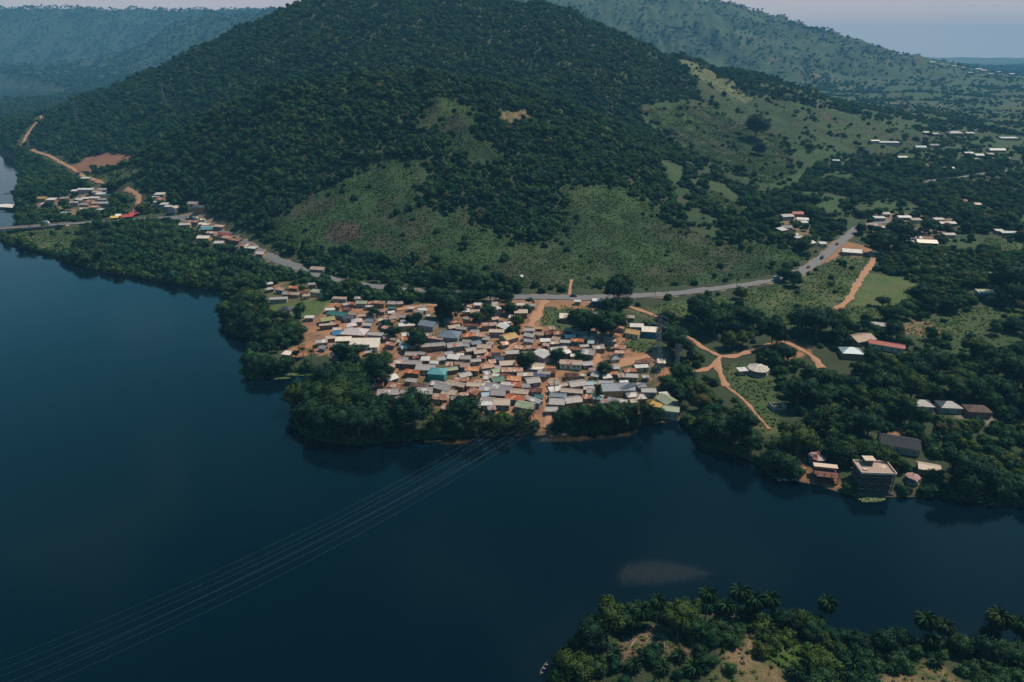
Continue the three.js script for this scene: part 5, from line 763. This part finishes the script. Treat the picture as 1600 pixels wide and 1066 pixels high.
for (const z in zones) (z === 'plain_woods' ? nearShapes : woods).forEach((w, i) => {
  const list = zones[z].filter((q, k) => (q.small ? 3 : k % 3) === i); if (!list.length) return;
  const geo = mergeGeometries([w.crown, (() => { const t = w.trunk.clone(); t.deleteAttribute('uv'); t.setAttribute('color', new THREE.Float32BufferAttribute(new Float32Array(t.attributes.position.count * 3).fill(1.4), 3)); return t; })()]);
  const im = new THREE.InstancedMesh(geo, forestMat, list.length); im.name = numbered(z); im.castShadow = im.receiveShadow = true;
  list.forEach((q, k) => {
    qt.setFromAxisAngle(up, R() * TAU); im.setMatrixAt(k, m4.compose(new THREE.Vector3(q.x, q.h, q.z), qt, new THREE.Vector3(q.size * rr(0.9, 1.1), q.size * rr(0.85, 1.2), q.size * rr(0.9, 1.1))));
    const c = mix3([0.011, 0.055, 0.03], [0.048, 0.108, 0.034], cl(0.42 + 0.6 * q.tone + rr(-0.55, 0.55))), t = R(); im.setColorAt(k, t > 0.985 ? col.setRGB(0.085, 0.09, 0.035) : q.bright ? col.setRGB(rr(0.04, 0.065), rr(0.085, 0.11), 0.022) : col.setRGB(...c));
  });
  scene.add(im); tag(im, zoneLabel[z], 'forest', undefined, 'stuff');
});
console.log('woods', Object.values(zones).map((q) => q.length).join(' '), 'trees', nt, nb);
// ───────────── low growth: crops on the hill fields, grass and weeds ─────────────
{
  const tuft = (() => { const p = [], n = [], idx = []; for (let i = 0; i < 9; i++) { const f = i * 2.4, r = 0.12 + 0.3 * (i / 9), x = Math.cos(f) * r, z = Math.sin(f) * r, w = 0.2, h = rr(0.45, 0.95), k = p.length / 3, a = f + 1.2; p.push(x - Math.cos(a) * w, 0, z - Math.sin(a) * w, x + Math.cos(a) * w, 0, z + Math.sin(a) * w, x * 2.1, h, z * 2.1); for (let j = 0; j < 3; j++) n.push(x, 0.8, z); idx.push(k, k + 1, k + 2); } const g = new THREE.BufferGeometry(); g.setAttribute('position', new THREE.Float32BufferAttribute(p, 3)); g.setAttribute('normal', new THREE.Float32BufferAttribute(n, 3)); g.setIndex(idx); return g; })();
  const spots = { hill: [], low: [] };
  for (const f of fields) {
    const dens = { hill: 1.35, pasture: 3.6, grass: 1.6, bright: 0.9, dry: 1.6, brush: 1.5, pale: 4, pitch: 4.5, village: 4.5 }[f.c]; if (!dens) continue;
    const b = box2(f.p), step = Math.max(dens, Math.abs(b[3]) > 900 ? 3.5 : 0);
    for (let x = b[0]; x < b[2]; x += step) for (let z = b[1]; z < b[3]; z += step) {
      const X = x + rr(-0.5, 0.5) * step, Z = z + rr(-0.5, 0.5) * step; if (!inside(f.p, X, Z)) continue;
      const q = nz(X / 30, Z / 30) + 0.5 * nz2(X / 9, Z / 9); if (R() > 0.62 + 0.5 * q) continue;
      if ((f.c === 'village' || f.c === 'grass' || f.c === 'hill') && (roadDist(X, Z) < 0.4 || (f.c !== 'hill' && nearFoot(X, Z)))) continue;
      spots[f.c === 'hill' || f.c === 'pale' || f.c === 'pasture' ? 'hill' : 'low'].push([X, Z, f.c, q]);
    }
  }
  for (const k in spots) {
    const im = new THREE.InstancedMesh(tuft, new THREE.MeshPhysicalMaterial({ color: lin(1, 1, 1), roughness: 0.9, specularIntensity: 0.2, side: THREE.DoubleSide }), spots[k].length); im.name = k === 'hill' ? 'field_crops' : 'grass'; im.castShadow = im.receiveShadow = true;
    spots[k].forEach(([x, z, f, q], i) => { qt.setFromAxisAngle(up, R() * TAU); const s = rr(0.5, 1.25) * (f === 'pitch' || f === 'village' ? 0.5 : f === 'bright' ? 1.3 : 1); im.setMatrixAt(i, m4.compose(new THREE.Vector3(x, ground(x, z) - 0.05, z), qt, new THREE.Vector3(s * 1.25, s, s * 1.25))); const c = mix3(f === 'bright' ? [0.05, 0.1, 0.018] : [0.017, 0.05, 0.013], f === 'hill' || f === 'pasture' ? [0.03, 0.068, 0.018] : [0.045, 0.085, 0.024], cl(0.35 + 0.5 * q + rr(-0.3, 0.4))); im.setColorAt(i, R() < 0.1 ? col.setRGB(0.09, 0.08, 0.045) : col.setRGB(...c)); });
    scene.add(im); tag(im, k === 'hill' ? 'patchy crops and tall weeds over the hillside fields' : 'rough grass and weeds in the clearings', 'grass', undefined, 'stuff');
  }
  console.log('tufts', spots.hill.length, spots.low.length);
}
labelAll(toLabel);
renderer.render(scene, camera);
